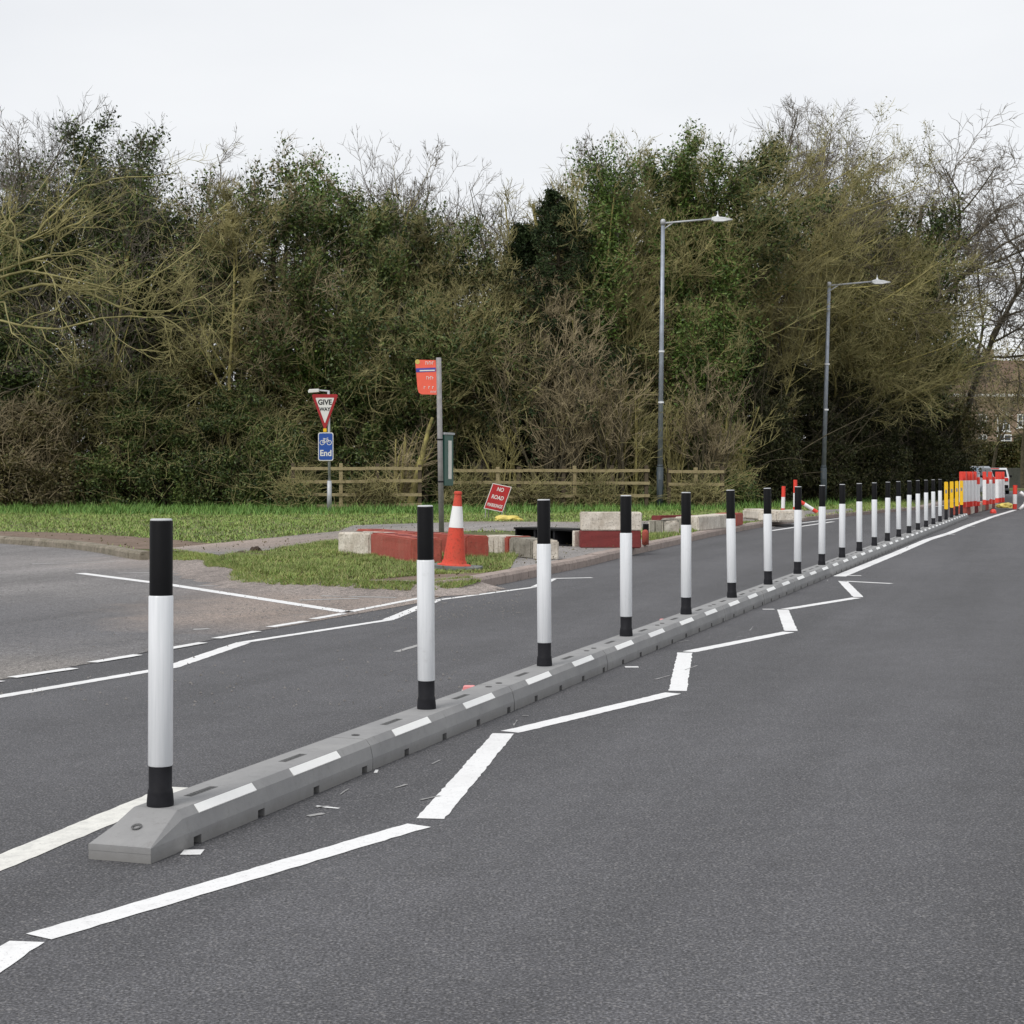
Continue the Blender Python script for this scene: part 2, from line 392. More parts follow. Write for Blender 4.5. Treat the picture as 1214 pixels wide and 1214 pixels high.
# the carriageway as one sheet, its far side under the verge
sheet('road', [(-60, -12), (16, -12), (10, 2), (23, 42), (35, 66), (60, 92), (140, 110), (140, 155), (30, 150), (14, 100), (13, 70), (8, 50), (2, 32), (-3, 23), (-60, 23)], 0, 'road')
SIDE = [G(-900, 1010), G(0, 807), G(250, 759), G(490, 716), G(560, 700), G(520, 690), G(420, 680), G(300, 670), G(240, 650), G(155, 640), G(0, 633), G(-900, 608)]
sheet('side_road', SIDE, .0035, 'side', jit=.02, step=.4)

VB = [(-900, 597), (-400, 613), (0, 636), (60, 640), (100, 643), (135, 648), (155, 652), (205, 652), (250, 658), (270, 666), (300, 675), (350, 684), (420, 689), (500, 690), (560, 684.5),
      (600, 677), (680, 662.5), (735, 650), (780, 641), (840, 628.5), (900, 618.5), (960, 611), (1014, 606), (1050, 603), (1090, 600), (1125, 592.5), (1160, 586.5), (1195, 580)]
VBW = [G(x, y, .12)[:2] for x, y in VB]
verge_poly = VBW + [(60, 145), (150, 128), (400, 140), (400, 600), (-400, 600), (-400, 60), (-70, 58)]
sheet('verge', verge_poly, .12, 'soil', skirt=(.10, -.01))
sheet('right_verge', [(15, 4), (60, -30), (300, -30), (300, 104), (140, 104), (62, 86), (39, 64), (27, 42)], .12, 'soil', skirt=(.2, -.01))
PATH = [(190, 651), (260, 644), (330, 637), (400, 630), (420, 623), (560, 618.5), (700, 619), (800, 617), (880, 612), (940, 606.5), (1010, 603),
        (1012, 606), (950, 612), (890, 618), (840, 622), (760, 627), (640, 630), (560, 630), (480, 632), (400, 641), (340, 650), (290, 656), (255, 658), (205, 653)]
sheet('footpath', [G(x, y, .12) for x, y in PATH], .126, 'path', jit=.04, step=.3)
PAD = [(628, 648), (660, 643), (700, 640), (768, 640), (772, 642), (735, 649), (680, 661.5), (604, 675.5), (610, 664)]
sheet('pavement', [G(x, y, .12) for x, y in PAD], .128, 'path', jit=.02, step=.3)
sheet('dirt_strip', [G(x, y, .12) for x, y in [(-300, 617), (0, 630), (80, 632), (150, 636), (215, 641), (260, 646), (215, 652), (160, 651), (140, 648), (100, 642.5), (60, 639.5), (0, 635.5), (-300, 620)]], .124, 'dirt', jit=.06, step=.3)
sheet('dirt_edge', [G(x, y, .12) for x, y in [(350, 683), (420, 684), (480, 676), (520, 672), (560, 668), (640, 667), (604, 676), (560, 684), (500, 689), (420, 688.5)]], .123, 'dirt', jit=.05, step=.2)
sheet('dirt_apron', [G(x, y) for x, y in [(262, 668), (300, 678), (350, 690), (420, 697), (500, 700), (520, 708), (440, 706), (380, 700), (310, 692), (262, 676)]], .009, 'dirt', jit=.07, step=.15)
sheet('woodland_floor', [(-70, 57.5), (-30, 57), (2, 57), (9, 60), (13, 66), (19, 80), (22, 95), (10, 140), (-120, 140)], .13, 'forest', jit=.3, step=1)

ring_ = [Vector(p + (0,)) for p in VBW[7:15]]; V_, Q_ = [], []; rgd = np.random.default_rng(8)
fine_ = []
for a, b in zip(ring_, ring_[1:]):
    n_ = max(1, int((b - a).length / .12)); fine_ += [a + (b - a) * i / n_ for i in range(n_)]
fine_.append(ring_[-1])
for i, p_ in enumerate(fine_):
    d_ = (fine_[min(i + 1, len(fine_) - 1)] - fine_[max(i - 1, 0)]).normalized(); nn = Vector((d_.y, -d_.x, 0)); e_ = math.sin(math.pi * i / len(fine_)) ** .4
    for u_, z_ in ((-.15 - .12 * rgd.random(), .125), (-.0, .112 + .01 * rgd.random()), (.3, .045 + .02 * rgd.random()), (.62 + .3 * rgd.random(), .0045)):
        q_ = p_ + nn * u_ * (.4 + .6 * e_ if u_ > 0 else 1); V_.append((q_.x, q_.y, z_))
for i in range(len(fine_) - 1):
    for j in range(3): a_ = i * 4 + j; Q_.append((a_, a_ + 1, a_ + 5, a_ + 4))
o = qmesh('dirt_slope', V_, Q_, 'dust', None, True); o['kind'] = 'structure'; SLOPE = fine_

# marks painted on the road
MARKS = []
def strip(pts, w, z=.0025, mat='paint', seed=0, taper=0, name='road_marking'):
    """a painted line through ground points with a slightly ragged edge"""
    rng = np.random.default_rng(seed + len(MARKS)); P = []
    for a, b in zip(pts, pts[1:]):
        a, b = np.array(a[:2]), np.array(b[:2]); k = max(2, int(np.linalg.norm(b - a) / .045)); k = min(k, 300)
        P += [a + (b - a) * i / k for i in range(k)]
    P.append(np.array(pts[-1][:2])); P = np.array(P)
    T = np.gradient(P, axis=0); T /= np.linalg.norm(T, axis=1)[:, None] + 1e-9; Nn = np.stack([-T[:, 1], T[:, 0]], 1)
    W = w / 2 + np.clip(rng.normal(0, .0022, (len(P), 2)), -.005, .005)
    Lf = P + Nn * W[:, :1]; Rt = P - Nn * W[:, 1:]
    V = np.zeros((len(P) * 2, 3)); V[0::2, :2] = Lf; V[1::2, :2] = Rt; V[:, 2] = z
    i = np.arange(len(P) - 1) * 2; Q = np.stack([i + 1, i + 3, i + 2, i], 1)
    MARKS.append(1); o = qmesh(name, V, Q, mat); o['kind'] = 'structure'; return o
Z = [(1.32 * -1 + -.322 + .28 - .0, 6.313 - 3.8 + 2.14), (-.322, 6.313)]
zz = [G(507, 975), G(597, 870), G(803, 821), G(812, 774), G(938, 749), G(928, 723), G(1018, 708.5), G(999, 689)]
p0 = np.array(zz[0][:2]); per = np.array([1.32, 3.8]); leg = np.array([1.018, 1.56])
strip([p0 - leg, p0 + (-.03, -.06)], .105); strip([p0 - per, p0 - leg + (-.02, -.05)], .105)
for i, (a, b) in enumerate(zip(zz, zz[1:])):
    a, b = np.array(a[:2]), np.array(b[:2]); d = (b - a) / np.linalg.norm(b - a)
    strip([a + d * .06, b - d * (.05 if i % 2 else .0)], .108)
strip([G(998, 689), G(1057, 692)], .1)
strip([G(995, 683.5), G(1060, 657), G(1099.7, 640), G(1126, 632), G(1146, 623.7), G(1175.5, 613), G(1203, 604.7)], .16)
for x, y in ((1014, 683), (1125, 634), (1149, 624.5), (1163, 618), (1178, 612.5)):
    strip([G(x - 8, y), G(x + 7, y)], .1, z=.0062)
for (x, y, w) in ((228, 1011, 24), (749, 791, 16), (911, 722.5, 14), (446, 915, 4)): strip([G(x - w / 2, y), G(x + w / 2, y)], .075)
# near side of the far lane and the junction
strip([G(-500, 906), G(0, 826), G(205, 791)], .1); strip([G(203, 791), G(289, 762)], .115); strip([G(287, 762), G(462, 735)], .085)
strip([G(460, 735), G(497, 720), G(517, 712)], .11); strip([G(515, 712), G(636, 696)], .085); strip([G(634, 696.5), G(655, 686.5)], .11); strip([G(655, 686), G(702, 685)], .1)
for a, b in (((-170, 838), (-90, 824)), ((-70, 820), (0, 808)), ((14, 804), (88, 793)), ((109, 786), (164, 777)), ((196, 770.5), (241, 762.5)), ((256, 757.5), (305, 749)), ((320, 744), (363, 737)), ((371, 734.5), (407, 728))):
    strip([G(*a), G(*b)], .09, z=.0062)
strip([G(411, 726.5), G(470, 715), G(540, 701.5)], .09, z=.0062)
strip([G(95, 680), G(200, 693.5), G(413, 726.5)], .15, z=.0062)
for a, b in (((38, 669), (135, 666.5)), ((140, 680), (230, 678)), ((236, 695), (262, 694)), ((268, 694), (330, 692)), ((355, 712), (425, 710)), ((228, 747), (248, 746)), ((380, 707), (470, 709))):
    strip([G(*a), G(*b)], .10, z=.0058, mat='paint_faint')
strip([G(914, 625), G(940, 621.5), G(1000, 614)], .10); strip([G(914, 629.3), G(988, 618.5)], .12)
strip([G(1075, 605), G(1122, 599)], .12); strip([(24, 108), (34, 100), (44, 97)], .35, z=.003)
strip([G(-40, 1040), G(78, 991), G(215, 934)], .135, z=.0025, mat='paint_old')
strip([G(470, 773), G(500, 764)], .05, mat='paint_faint'); strip([G(365, 968), G(384, 965)], .03, mat='paint_faint'); strip([G(375, 956), G(402, 959)], .02)
for i in range(18):        # small setting-out scuffs beside the separators
    rr = random.Random(i); y = rr.choice([660, 690, 720, 760, 800, 850, 900, 940, 960]) + rr.uniform(-12, 12)
    x = 1276 - 6464 * (y - HY) / (F * CH) * 1.0 + rr.uniform(.08, .7) * F * (y - HY) / (F * CH)
    strip([G(x, y), G(x + rr.uniform(4, 22) * (y - HY) / 300, y - rr.uniform(0, 8) * (y - HY) / 300)], rr.uniform(.006, .014), z=.0028 + i * .00005, mat='scuff')

# ------------------------------------------------------------------ kerbs
def kerb_run(name, pix, label, mat, h=.125, w=.14, seg=.92, drop=0):
    pts = [Vector(G(x, y, .12)[:2] + (0,)) for x, y in pix]
    dist = [0]
    for a, b in zip(pts, pts[1:]): dist.append(dist[-1] + (b - a).length)
    def at_(s):
        s = max(0, min(s, dist[-1] - 1e-4))
        for i in range(len(pts) - 1):
            if dist[i + 1] > s: return pts[i] + (pts[i + 1] - pts[i]) * ((s - dist[i]) / (dist[i + 1] - dist[i]))
        return pts[-1]
    bm = bmesh.new(); s = 0; k = 0; rr = random.Random(3)
    while s < dist[-1] - .05 and k < 400:
        a, b = at_(s + .006), at_(min(s + seg - .006, dist[-1])); d = (b - a).normalized(); n = Vector((d.y, -d.x, 0))
        zt = h + rr.uniform(-.004, .004); prof = [(.125, -.02), (.125, zt - .035), (.10, zt), (-.045, zt + .008), (-.045, -.02)]
        va = [bm.verts.new(a + n * u + Vector((0, 0, v))) for u, v in prof]; vb = [bm.verts.new(b + n * u + Vector((0, 0, v))) for u, v in prof]
        bm.faces.new(va); bm.faces.new(vb[::-1])
        for i in range(5): bm.faces.new((va[i], vb[i], vb[(i + 1) % 5], va[(i + 1) % 5]))
        s += seg; k += 1
    bmesh.ops.recalc_face_normals(bm, faces=bm.faces)
    return tag(from_bm(name, bm, mat), kind='structure')
kerb_run('kerb', VB[13:27], '', 'kerb')
kerb_run('kerb', VB[1:7] + [(175, 654.5)], '', 'kerb_dirty')

# ------------------------------------------------------------------ kerb separators and bollards
LD = Vector((.3345, 1, 0)).normalized(); LN = Vector((LD.y, -LD.x, 0)); LROT = math.atan2(LD.y, LD.x)
def line_at_x(x): d = 6464 / (1276 - x); return Vector((.3345 * d - 3.232, d, 0))
bx = [190, 505.7, 644.5, 740, 811.5, 866.5, 909.3, 943, 971.8, 996, 1016.5, 1035.4, 1050.7, 1064.7, 1076.6, 1087.2, 1097.7, 1106.7, 1115, 1121.3, 1127.2, 1132.3, 1137]
bp = [line_at_x(x) for x in bx]
PITCH = 1.962
s0 = bp[1]; bpos = [s0 + LD * (PITCH * (i - 1)) for i in range(len(bx))]; bpos[0] = bp[0]
bpos = [bp[i] if i < 1 else bpos[i] for i in range(len(bx))]
PROF = [(-.12, .032), (-.12, .052), (-.108, .106), (-.086, .135), (.086, .135), (.108, .106), (.12, .052), (.12, .032)]
def extr(bm, prof, s0_, s1_):
    a = [bm.verts.new((s0_, v, z)) for v, z in prof]; b = [bm.verts.new((s1_, v, z)) for v, z in prof]; n = len(prof)
    bm.faces.new(a); bm.faces.new(b[::-1])
    for i in range(n): bm.faces.new((a[i], b[i], b[(i + 1) % n], a[(i + 1) % n]))
def separator(s_from, s_to, strips, ramp_end=False):
    t = thing('kerb_separator', 'x', 'kerb separator')
    bm = bmesh.new()
    if ramp_end:
        # tapered toe
        e = s_from + .235
        A_ = [(-.12, .032), (-.12, .052), (-.118, .053), (-.10, .054), (.10, .054), (.118, .053), (.12, .052), (.12, .032)]
        a = [bm.verts.new((s_from, v, z)) for v, z in A_]; b = [bm.verts.new((e, v, z)) for v, z in PROF]; c = [bm.verts.new((s_to, v, z)) for v, z in PROF]
        bm.faces.new(a); bm.faces.new(c[::-1])
        for p, q in ((a, b), (b, c)):
            for i in range(8): bm.faces.new((p[i], q[i], q[(i + 1) % 8], p[(i + 1) % 8]))
    else: extr(bm, PROF, s_from, s_to)
    bmesh.ops.recalc_face_normals(bm, faces=bm.faces)
    # lower band with drainage notches
    cuts = [k * .49 - .61 for k in range(-6, 12)]; cuts = [c for c in cuts if s_from + .03 < c < s_to - .08]
    edges = [s_from] + [v for c in cuts for v in (c, c + .055)] + [s_to]
    for a_, b_ in zip(edges[0::2], edges[1::2]):
        box(bm, a_ + (.001 if a_ == s_from else 0), b_ - (.001 if b_ == s_to else 0), -.1195, .1195, .0005, .0318)
    bmesh.ops.recalc_face_normals(bm, faces=bm.faces)
    from_bm('body', bm, 'concrete', t)
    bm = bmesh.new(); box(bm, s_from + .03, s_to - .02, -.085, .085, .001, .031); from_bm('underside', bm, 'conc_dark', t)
    for (a_, b_) in strips:
        for sgn in (-1, 1):
            bm = bmesh.new(); v0, z0, v1, z1 = .0875, .1338, .1092, .1075
            P = [(a_, v0 + .001, z0), (b_, v0 + .001, z0), (b_, v1 + .0015, z1), (a_, v1 + .0015, z1)]
            Pb = [(x, v - .004, z - .006) for x, v, z in P]
            va = [bm.verts.new((x, sgn * v, z)) for x, v, z in P]; vb = [bm.verts.new((x, sgn * v, z)) for x, v, z in Pb]
            bm.faces.new(va); bm.faces.new(vb[::-1])
            for i in range(4): bm.faces.new((va[i], vb[i], vb[(i + 1) % 4], va[(i + 1) % 4]))
            bmesh.ops.recalc_face_normals(bm, faces=bm.faces); from_bm('reflector', bm, 'reflect', t)
        # recessed panel of embossed lettering
        bm = bmesh.new(); c = (a_ + b_) / 2
        rr = random.Random(5)
        box(bm, c - .10, c + .10, -.012, .022, .1352, .1358)
        for k in range(8): box(bm, c - .09 + k * .023, c - .09 + k * .023 + rr.uniform(.008, .015), -.004, .014, .1359, .138)
        from_bm('embossed_panel', bm, 'label', t)
    for c in ([s_from + .11] if ramp_end else [s_from + .08, s_to - .08]):
        bm = bmesh.new(); z = .095 if ramp_end else .1352
        m_ = Matrix.Translation((c, 0, z)) @ Matrix.Rotation(R(-21) if ramp_end else 0, 4, 'Y')
        lathe(bm, [(.017, 0), (.019, .003), (.013, .0035), (.011, .001)], 16, mat=m_, cap=False); from_bm('bolt_hole', bm, 'label', t)
    return t
# y axis of the module = -LN (left); all sides symmetric
SG = 'grey kerb separators under the row of bollards'
def ordn(i): return ['first', 'second', 'third', 'fourth', 'fifth', 'sixth', 'seventh', 'eighth', 'ninth', 'tenth', 'eleventh', 'twelfth', 'thirteenth', 'fourteenth', 'fifteenth', 'sixteenth', 'seventeenth', 'eighteenth', 'nineteenth'][i]
KO = LN * .012
d1 = (bpos[0] - bpos[1]).dot(LD)
e0 = separator(d1 - .288, -.985, [(d1 + .06, d1 + .50), (-1.75, -1.30)], True)
e0.location = bpos[1] + KO; e0.rotation_euler = (0, 0, LROT)
tag(e0, 'grey kerb separator with a sloping ramped toe, nearest the camera', 'kerb separator', SG)
pro = separator(-.976, .976, [(-.69, -.245), (.245, .69)])
for i in range(1, 23):
    o = pro if i == 1 else copy_tree(pro)
    o.location = bpos[i] + KO; o.rotation_euler = (0, 0, LROT + R(random.Random(i).uniform(-.15, .15)))
    lab = 'straight grey kerb separator carrying the %s black and white bollard along' % ordn(i) if i < 19 else 'far grey kerb separator carrying the %s yellow marker post from the left' % ordn(i - 19)
    tag(o, lab, 'kerb separator', SG)

def bollard():
    t = thing('bollard', 'x', 'bollard')
    bm = bmesh.new(); lathe(bm, [(.0405, 0), (.0405, .262), (.039, .266)], 28); o = from_bm('black_top', bm, 'black', t, True); o.location = (0, 0, .738)
    bm = bmesh.new(); lathe(bm, [(.041, 0), (.0435, .004), (.0435, .596), (.041, .600)], 28); o = from_bm('white_sleeve', bm, 'sleeve', t, True); o.location = (0, 0, .140)
    bm = bmesh.new(); lathe(bm, [(.0470, 0), (.0475, .01), (.0445, .045), (.0435, .056), (.0408, .060), (.0408, .140)], 28); from_bm('collar', bm, 'blackgrip', t, True)
    bm = bmesh.new(); lathe(bm, [(.0385, 0), (.0385, .004), (.035, .007)], 28); o = from_bm('cap', bm, 'cap', t); o.location = (0, 0, 1.004)
    for o in t.children:
        md = o.modifiers.new('split', 'EDGE_SPLIT'); md.split_angle = R(40)
    return t
b0 = bollard(); BG = 'black and white bollards in a row on the separators'
for i in range(19):
    o = b0 if i == 0 else copy_tree(b0)
    o.location = bpos[i] + Vector((0, 0, .1355)); rr = random.Random(i * 3)
    o.rotation_euler = (R(rr.uniform(-.9, .9)), R(rr.uniform(-.5, .5)), R(rr.uniform(0, 360)))
    s = 1.0
    extra = {0: 'black and white bollard nearest the camera on the ramped separator toe', 18: 'farthest black and white bollard, next to the yellow marker posts',
             7: 'eighth black and white bollard, in front of an upright red topped post'}
    tag(o, extra.get(i, '%s black and white bollard from the near end of the row' % ordn(i)), 'bollard', BG)
def ypost():
    t = thing('marker_post', 'x', 'marker post')
    bm = bmesh.new(); lathe(bm, [(.047, 0), (.043, .05), (.04, .06), (.04, .90)], 16); from_bm('pole', bm, 'blackgrip', t, True)
    bm = bmesh.new(); prism(bm, roundrect(.092, .68, .02, 3, 0, .60), -.046, .046); from_bm('yellow_panel', bm, 'yellow', t)
    bm = bmesh.new(); prism(bm, roundrect(.045, .10, .02, 3, 0, .70), -.0485, -.0465); from_bm('panel_badge', bm, 'polegrey', t)
    return t
y0 = ypost()
for i in range(4):
    o = y0 if i == 0 else copy_tree(y0)
    o.location = bpos[19 + i] + Vector((0, 0, .1355)); o.rotation_euler = (0, 0, R(-14))
    tag(o, ['yellow panelled marker post right beside the farthest black and white bollard', 'second yellow marker post from the left', 'third yellow marker post from the left', 'yellow panelled marker post nearest the red and white barrier boards'][i], 'marker post', 'yellow marker posts beyond the bollards')

# little paddles stuck between the separators
for (x, y, lab) in ((556, 819.5, 'pink topped kerb reflector stub beside the second bollard'), (788, 738, 'pink topped kerb reflector stub left of the fifth bollard')):
    p = G(x, y, .02); t = thing('reflector_stub', lab, 'reflector', (p[0], p[1] + .05, 0))
    bm = bmesh.new(); prism(bm, roundrect(.075, .03, .014, 4, 0, .03), -.04, .04); from_bm('lens', bm, 'pink', t); bm = bmesh.new(); box(bm, -.045, .045, -.05, .05, .0105, .016); from_bm('foot', bm, 'signwhite', t)

# ------------------------------------------------------------------ street lamps
def street_lamp(x, d, ytop, xr, yarm, label, base):
    bp_ = A(x, base, d); h = A(x, ytop, d)[2]; z0 = .12
    t = thing('street_lamp', label, 'street lamp', (bp_[0], d, z0), 0, 'tall grey street lamps by the woodland')
    H = h - z0; lean = (xr[0] - x) * d / F
    bm = bmesh.new(); rod(bm, (0, 0, 1.35), (lean, 0, H), .088, .062, 16); from_bm('pole', bm, 'galv', t, True)
    bm = bmesh.new(); rod(bm, (0, 0, 0), (0, 0, 1.37), .115, .115, 16); lathe(bm, [(.115, 1.37), (.09, 1.45)], 16); from_bm('lower_section', bm, 'darkpost', t, True)
    bm = bmesh.new(); box(bm, -.05, .05, -.125, -.112, .35, .95); from_bm('access_door', bm, 'darkpost', t)
    L = (xr[1] - xr[0]) * d / F
    bm = bmesh.new(); rod(bm, (lean, 0, H - .05), (lean + L * .72, 0, H + .10), .036, .03, 10); rod(bm, (lean + .03, 0, H - .25), (lean + .34, 0, H - .03), .028, .022, 8)
    lathe(bm, [(.085, 0), (.085, .14), (.05, .19)], 14, (lean, 0, H - .1)); from_bm('bracket_arm', bm, 'galv_light', t, True)
    bm = bmesh.new()
    pts = [(L * .70, H + .04), (L * .74, H - .01), (L * .86, H - .0), (L * 1.0, H + .05), (L * 1.0, H + .075), (L * .88, H + .14), (L * .76, H + .17), (L * .70, H + .14)]
    prism(bm, [(lean + a, b) for a, b in pts], -.14, .14); bevel(bm, .02, 2); ln = from_bm('lamp_head', bm, 'lampwhite', t)
    bm = bmesh.new(); lathe(bm, [(.05, 0), (.045, .05), (.012, .11), (.01, .20)], 10, (lean + L * .79, 0, H + .15)); from_bm('photocell', bm, 'lampwhite', t)
    for z in (3.5, 5.2): 
        bm = bmesh.new(); lathe(bm, [(.097, 0), (.097, .06)], 14, (lean * z / H, 0, z)); from_bm('pole_band', bm, 'lampwhite', t)
    return t
street_lamp(782.5, 56.4, 263, (786, 868), 262, 'nearer tall grey street lamp rising behind the timber fence', 598)
street_lamp(976.5, 63, 337, (983, 1055), 335, 'farther tall grey street lamp, right of the fallen red and white post', 594)

# ------------------------------------------------------------------ give way sign post
p = G(390.5, 607, .12)
t = thing('give_way_sign', 'triangular give way sign above a blue cycle route end plate on a grey post', 'road sign', (p[0], p[1], .12)); k = p[1] / F
bm = bmesh.new(); rod(bm, (0, 0, 0), (0, 0, 37 * k), .072, .068, 14); from_bm('post_base', bm, 'galv_light', t, True)
bm = bmesh.new(); rod(bm, (0, 0, 37 * k), (-1 * k, 0, 144 * k), .042, .040, 12); from_bm('post', bm, 'galv_light', t, True)
bm = bmesh.new(); rod(bm, (-1 * k, 0, 143 * k), (-12 * k, 0, 144 * k), .03, .03, 8); from_bm('lamp_arm', bm, 'galv_light', t)
bm = bmesh.new(); prism(bm, [(-24.5 * k, 141 * k), (-12 * k, 142 * k), (-12 * k, 146 * k), (-23.5 * k, 145.5 * k), (-25 * k, 143.5 * k)], -.1, .1); bevel(bm, .015, 2); from_bm('lamp_head', bm, 'signwhite', t)
def tri(w, h, r, cx, zt):
    P = [Vector((cx - w / 2, 0, zt)), Vector((cx + w / 2, 0, zt)), Vector((cx, 0, zt - h))]; out = []
    for i in range(3):
        a, b, c = P[i - 1], P[i], P[(i + 1) % 3]; u = (a - b).normalized(); v = (c - b).normalized()
        for j in range(5):
            f = j / 4; q = b + u * r * (1 - f) + v * r * f; q = b + (q - b) * (.65 + .7 * abs(f - .5)); out.append((q.x, q.z))
    return out
cx = -5 * k
bm = bmesh.new(); prism(bm, tri(32 * k, 43.5 * k, .06, cx, 139.5 * k), -.075, -.055); tp = from_bm('triangle_plate', bm, 'signred', t)
bm = bmesh.new(); prism(bm, tri(22.5 * k, 30.5 * k, .03, cx, 135.3 * k), -.079, -.0755); from_bm('white_centre', bm, 'signwhite', tp)
text('lettering', 'GIVE', .215, 'signblack', tp, (cx, -.081, 129.8 * k), .002, .92, .006)
text('lettering', 'WAY', .15, 'signblack', tp, (cx, -.081, 121.6 * k), .002, .92, .005)
bm = bmesh.new(); box(bm, cx - .05, cx + .05, -.079, -.056, 95 * k, 99 * k); from_bm('yellow_clip', bm, 'yellow', t)
cb = -4 * k
bm = bmesh.new(); prism(bm, roundrect(18 * k, 33.5 * k, .06, 5, cb, 77.5 * k), -.075, -.055); bp2 = from_bm('cycle_plate', bm, 'signwhite', t)
bm = bmesh.new(); prism(bm, roundrect(16.2 * k, 31.5 * k, .05, 5, cb, 77.5 * k), -.079, -.0755); from_bm('blue_face', bm, 'signblue', bp2)
text('lettering', 'End', .25, 'signwhite', bp2, (cb, -.081, 69.5 * k), .002, .95, .006)
bm = bmesh.new()
def ring(bm, c, r, w, y=-.081, n=24):
    o_ = [bm.verts.new((c[0] + r * math.cos(2 * math.pi * i / n), y, c[1] + r * math.sin(2 * math.pi * i / n))) for i in range(n)]
    i_ = [bm.verts.new((c[0] + (r - w) * math.cos(2 * math.pi * i / n), y, c[1] + (r - w) * math.sin(2 * math.pi * i / n))) for i in range(n)]
    for i in range(n): bm.faces.new((o_[i], o_[(i + 1) % n], i_[(i + 1) % n], i_[i]))
def bar2(bm, a, b, w=.016, y=-.0815):
    a, b = Vector((a[0], 0, a[1])), Vector((b[0], 0, b[1])); d = (b - a).normalized(); n = Vector((-d.z, 0, d.x)) * w / 2
    bm.faces.new([bm.verts.new((q.x, y, q.z)) for q in (a - n, b - n, b + n, a + n)])
zc = 83 * k; w1, w2 = (cb - .105, zc - .02), (cb + .105, zc - .02)
ring(bm, w1, .075, .018); ring(bm, w2, .075, .018)
sa, he, bb = (cb - .05, zc + .09), (cb + .06, zc + .09), (cb - .01, zc - .02)
for a, b in ((w1, sa), (sa, bb), (bb, w1), (sa, he), (bb, he), (he, w2), ((cb + .03, zc + .12), (cb + .075, zc + .12)), ((cb - .08, zc + .105), (cb - .02, zc + .105))): bar2(bm, a, b)
from_bm('bicycle_symbol', bm, 'signwhite', bp2)

# ------------------------------------------------------------------ bus stop
p = G(523.5, 634, .12); k = p[1] / F
t = thing('bus_stop_pole', 'grey bus stop pole with a red flag and a green timetable case', 'bus stop', (p[0], p[1], .12))
top = (-3.5 * k, 0, 210 * k)
bm = bmesh.new(); rod(bm, (0, 0, 0), top, .052, .05, 14); from_bm('pole', bm, 'polegrey', t, True)
bm = bmesh.new()
fl = [(-5 * k, 166 * k), (-24 * k, 166.5 * k), (-27 * k, 168.5 * k), (-28.5 * k, 173 * k), (-29.5 * k, 186 * k), (-31 * k, 203 * k), (-31 * k, 206.5 * k), (-29.5 * k, 207.5 * k), (-7 * k, 207 * k)]
prism(bm, fl, -.012, .012); fg = from_bm('flag', bm, 'flagred', t)
bm = bmesh.new(); prism(bm, [(-7 * k, 193.5 * k), (-30 * k, 192.5 * k), (-30.3 * k, 197.3 * k), (-7 * k, 198.2 * k)], -.0165, -.0125); from_bm('blue_band', bm, 'flagblue', fg)
bm = bmesh.new(); prism(bm, [(-8 * k, 194.2 * k), (-26 * k, 193.7 * k), (-26 * k, 195.2 * k), (-8 * k, 195.7 * k)], -.019, -.017); from_bm('white_line', bm, 'signwhite', fg)
bm = bmesh.new(); lathe(bm, [(2.8 * k, 0), (2.8 * k, .006)], 18, mat=Matrix.Translation((-28.5 * k, -.0125, 205 * k)) @ Matrix.Rotation(R(90), 4, 'X')); o = from_bm('yellow_roundel', bm, 'bag', fg)
rr = random.Random(2)
bm = bmesh.new()
def glyphs(bm, x0, x1, z0, z1, n, y=-.0165):
    w = (x1 - x0) / n
    for i in range(n):
        xa = x0 + i * w; s = w * .72; th = s * .28; h_ = z1 - z0
        box(bm, xa, xa + th, y, y + .0035, z0, z1)
        if i % 2: box(bm, xa + th, xa + s, y, y + .0035, z0 + h_ * .4, z0 + h_ * .6)
        else: box(bm, xa + th, xa + s, y, y + .0035, z1 - h_ * .22, z1)
glyphs(bm, -19 * k, -9 * k, 201.5 * k, 205.5 * k, 5); glyphs(bm, -18 * k, -9 * k, 184 * k, 188 * k, 4); glyphs(bm, -21 * k, -18.5 * k, 173 * k, 176 * k, 1); glyphs(bm, -15.5 * k, -13 * k, 173 * k, 176 * k, 1); glyphs(bm, -11 * k, -8.5 * k, 173 * k, 176 * k, 1); glyphs(bm, -13 * k, -6 * k, 168 * k, 170.5 * k, 5)
from_bm('flag_lettering', bm, 'signwhite', fg)
cs = thing('tmp', '', ''); bpy.data.objects.remove(cs)
bm = bmesh.new(); box(bm, .05, .50, -.03, .03, 58 * k, 119 * k); bevel(bm, .008, 1); cse = from_bm('timetable_case', bm, 'green', t); cse.rotation_euler = (0, 0, R(70)); cse.location = (.01, -.0, 0)
bm = bmesh.new(); box(bm, .03, .20, -.036, -.031, 66 * k, 112 * k)
sh = from_bm('timetable_sheet', bm, 'signwhite', cse); sh.location = (.2, 0, 0)
bm = bmesh.new(); box(bm, .03, .53, -.05, .05, 119 * k, 121.5 * k); from_bm('case_top', bm, 'galv_light', cse)
for z in (62, 112):
    bm = bmesh.new(); lathe(bm, [(.058, 0), (.058, .03)], 14, (-z / 210 * 3.5 * k, 0, z * k)); from_bm('clamp', bm, 'blackgrip', t)

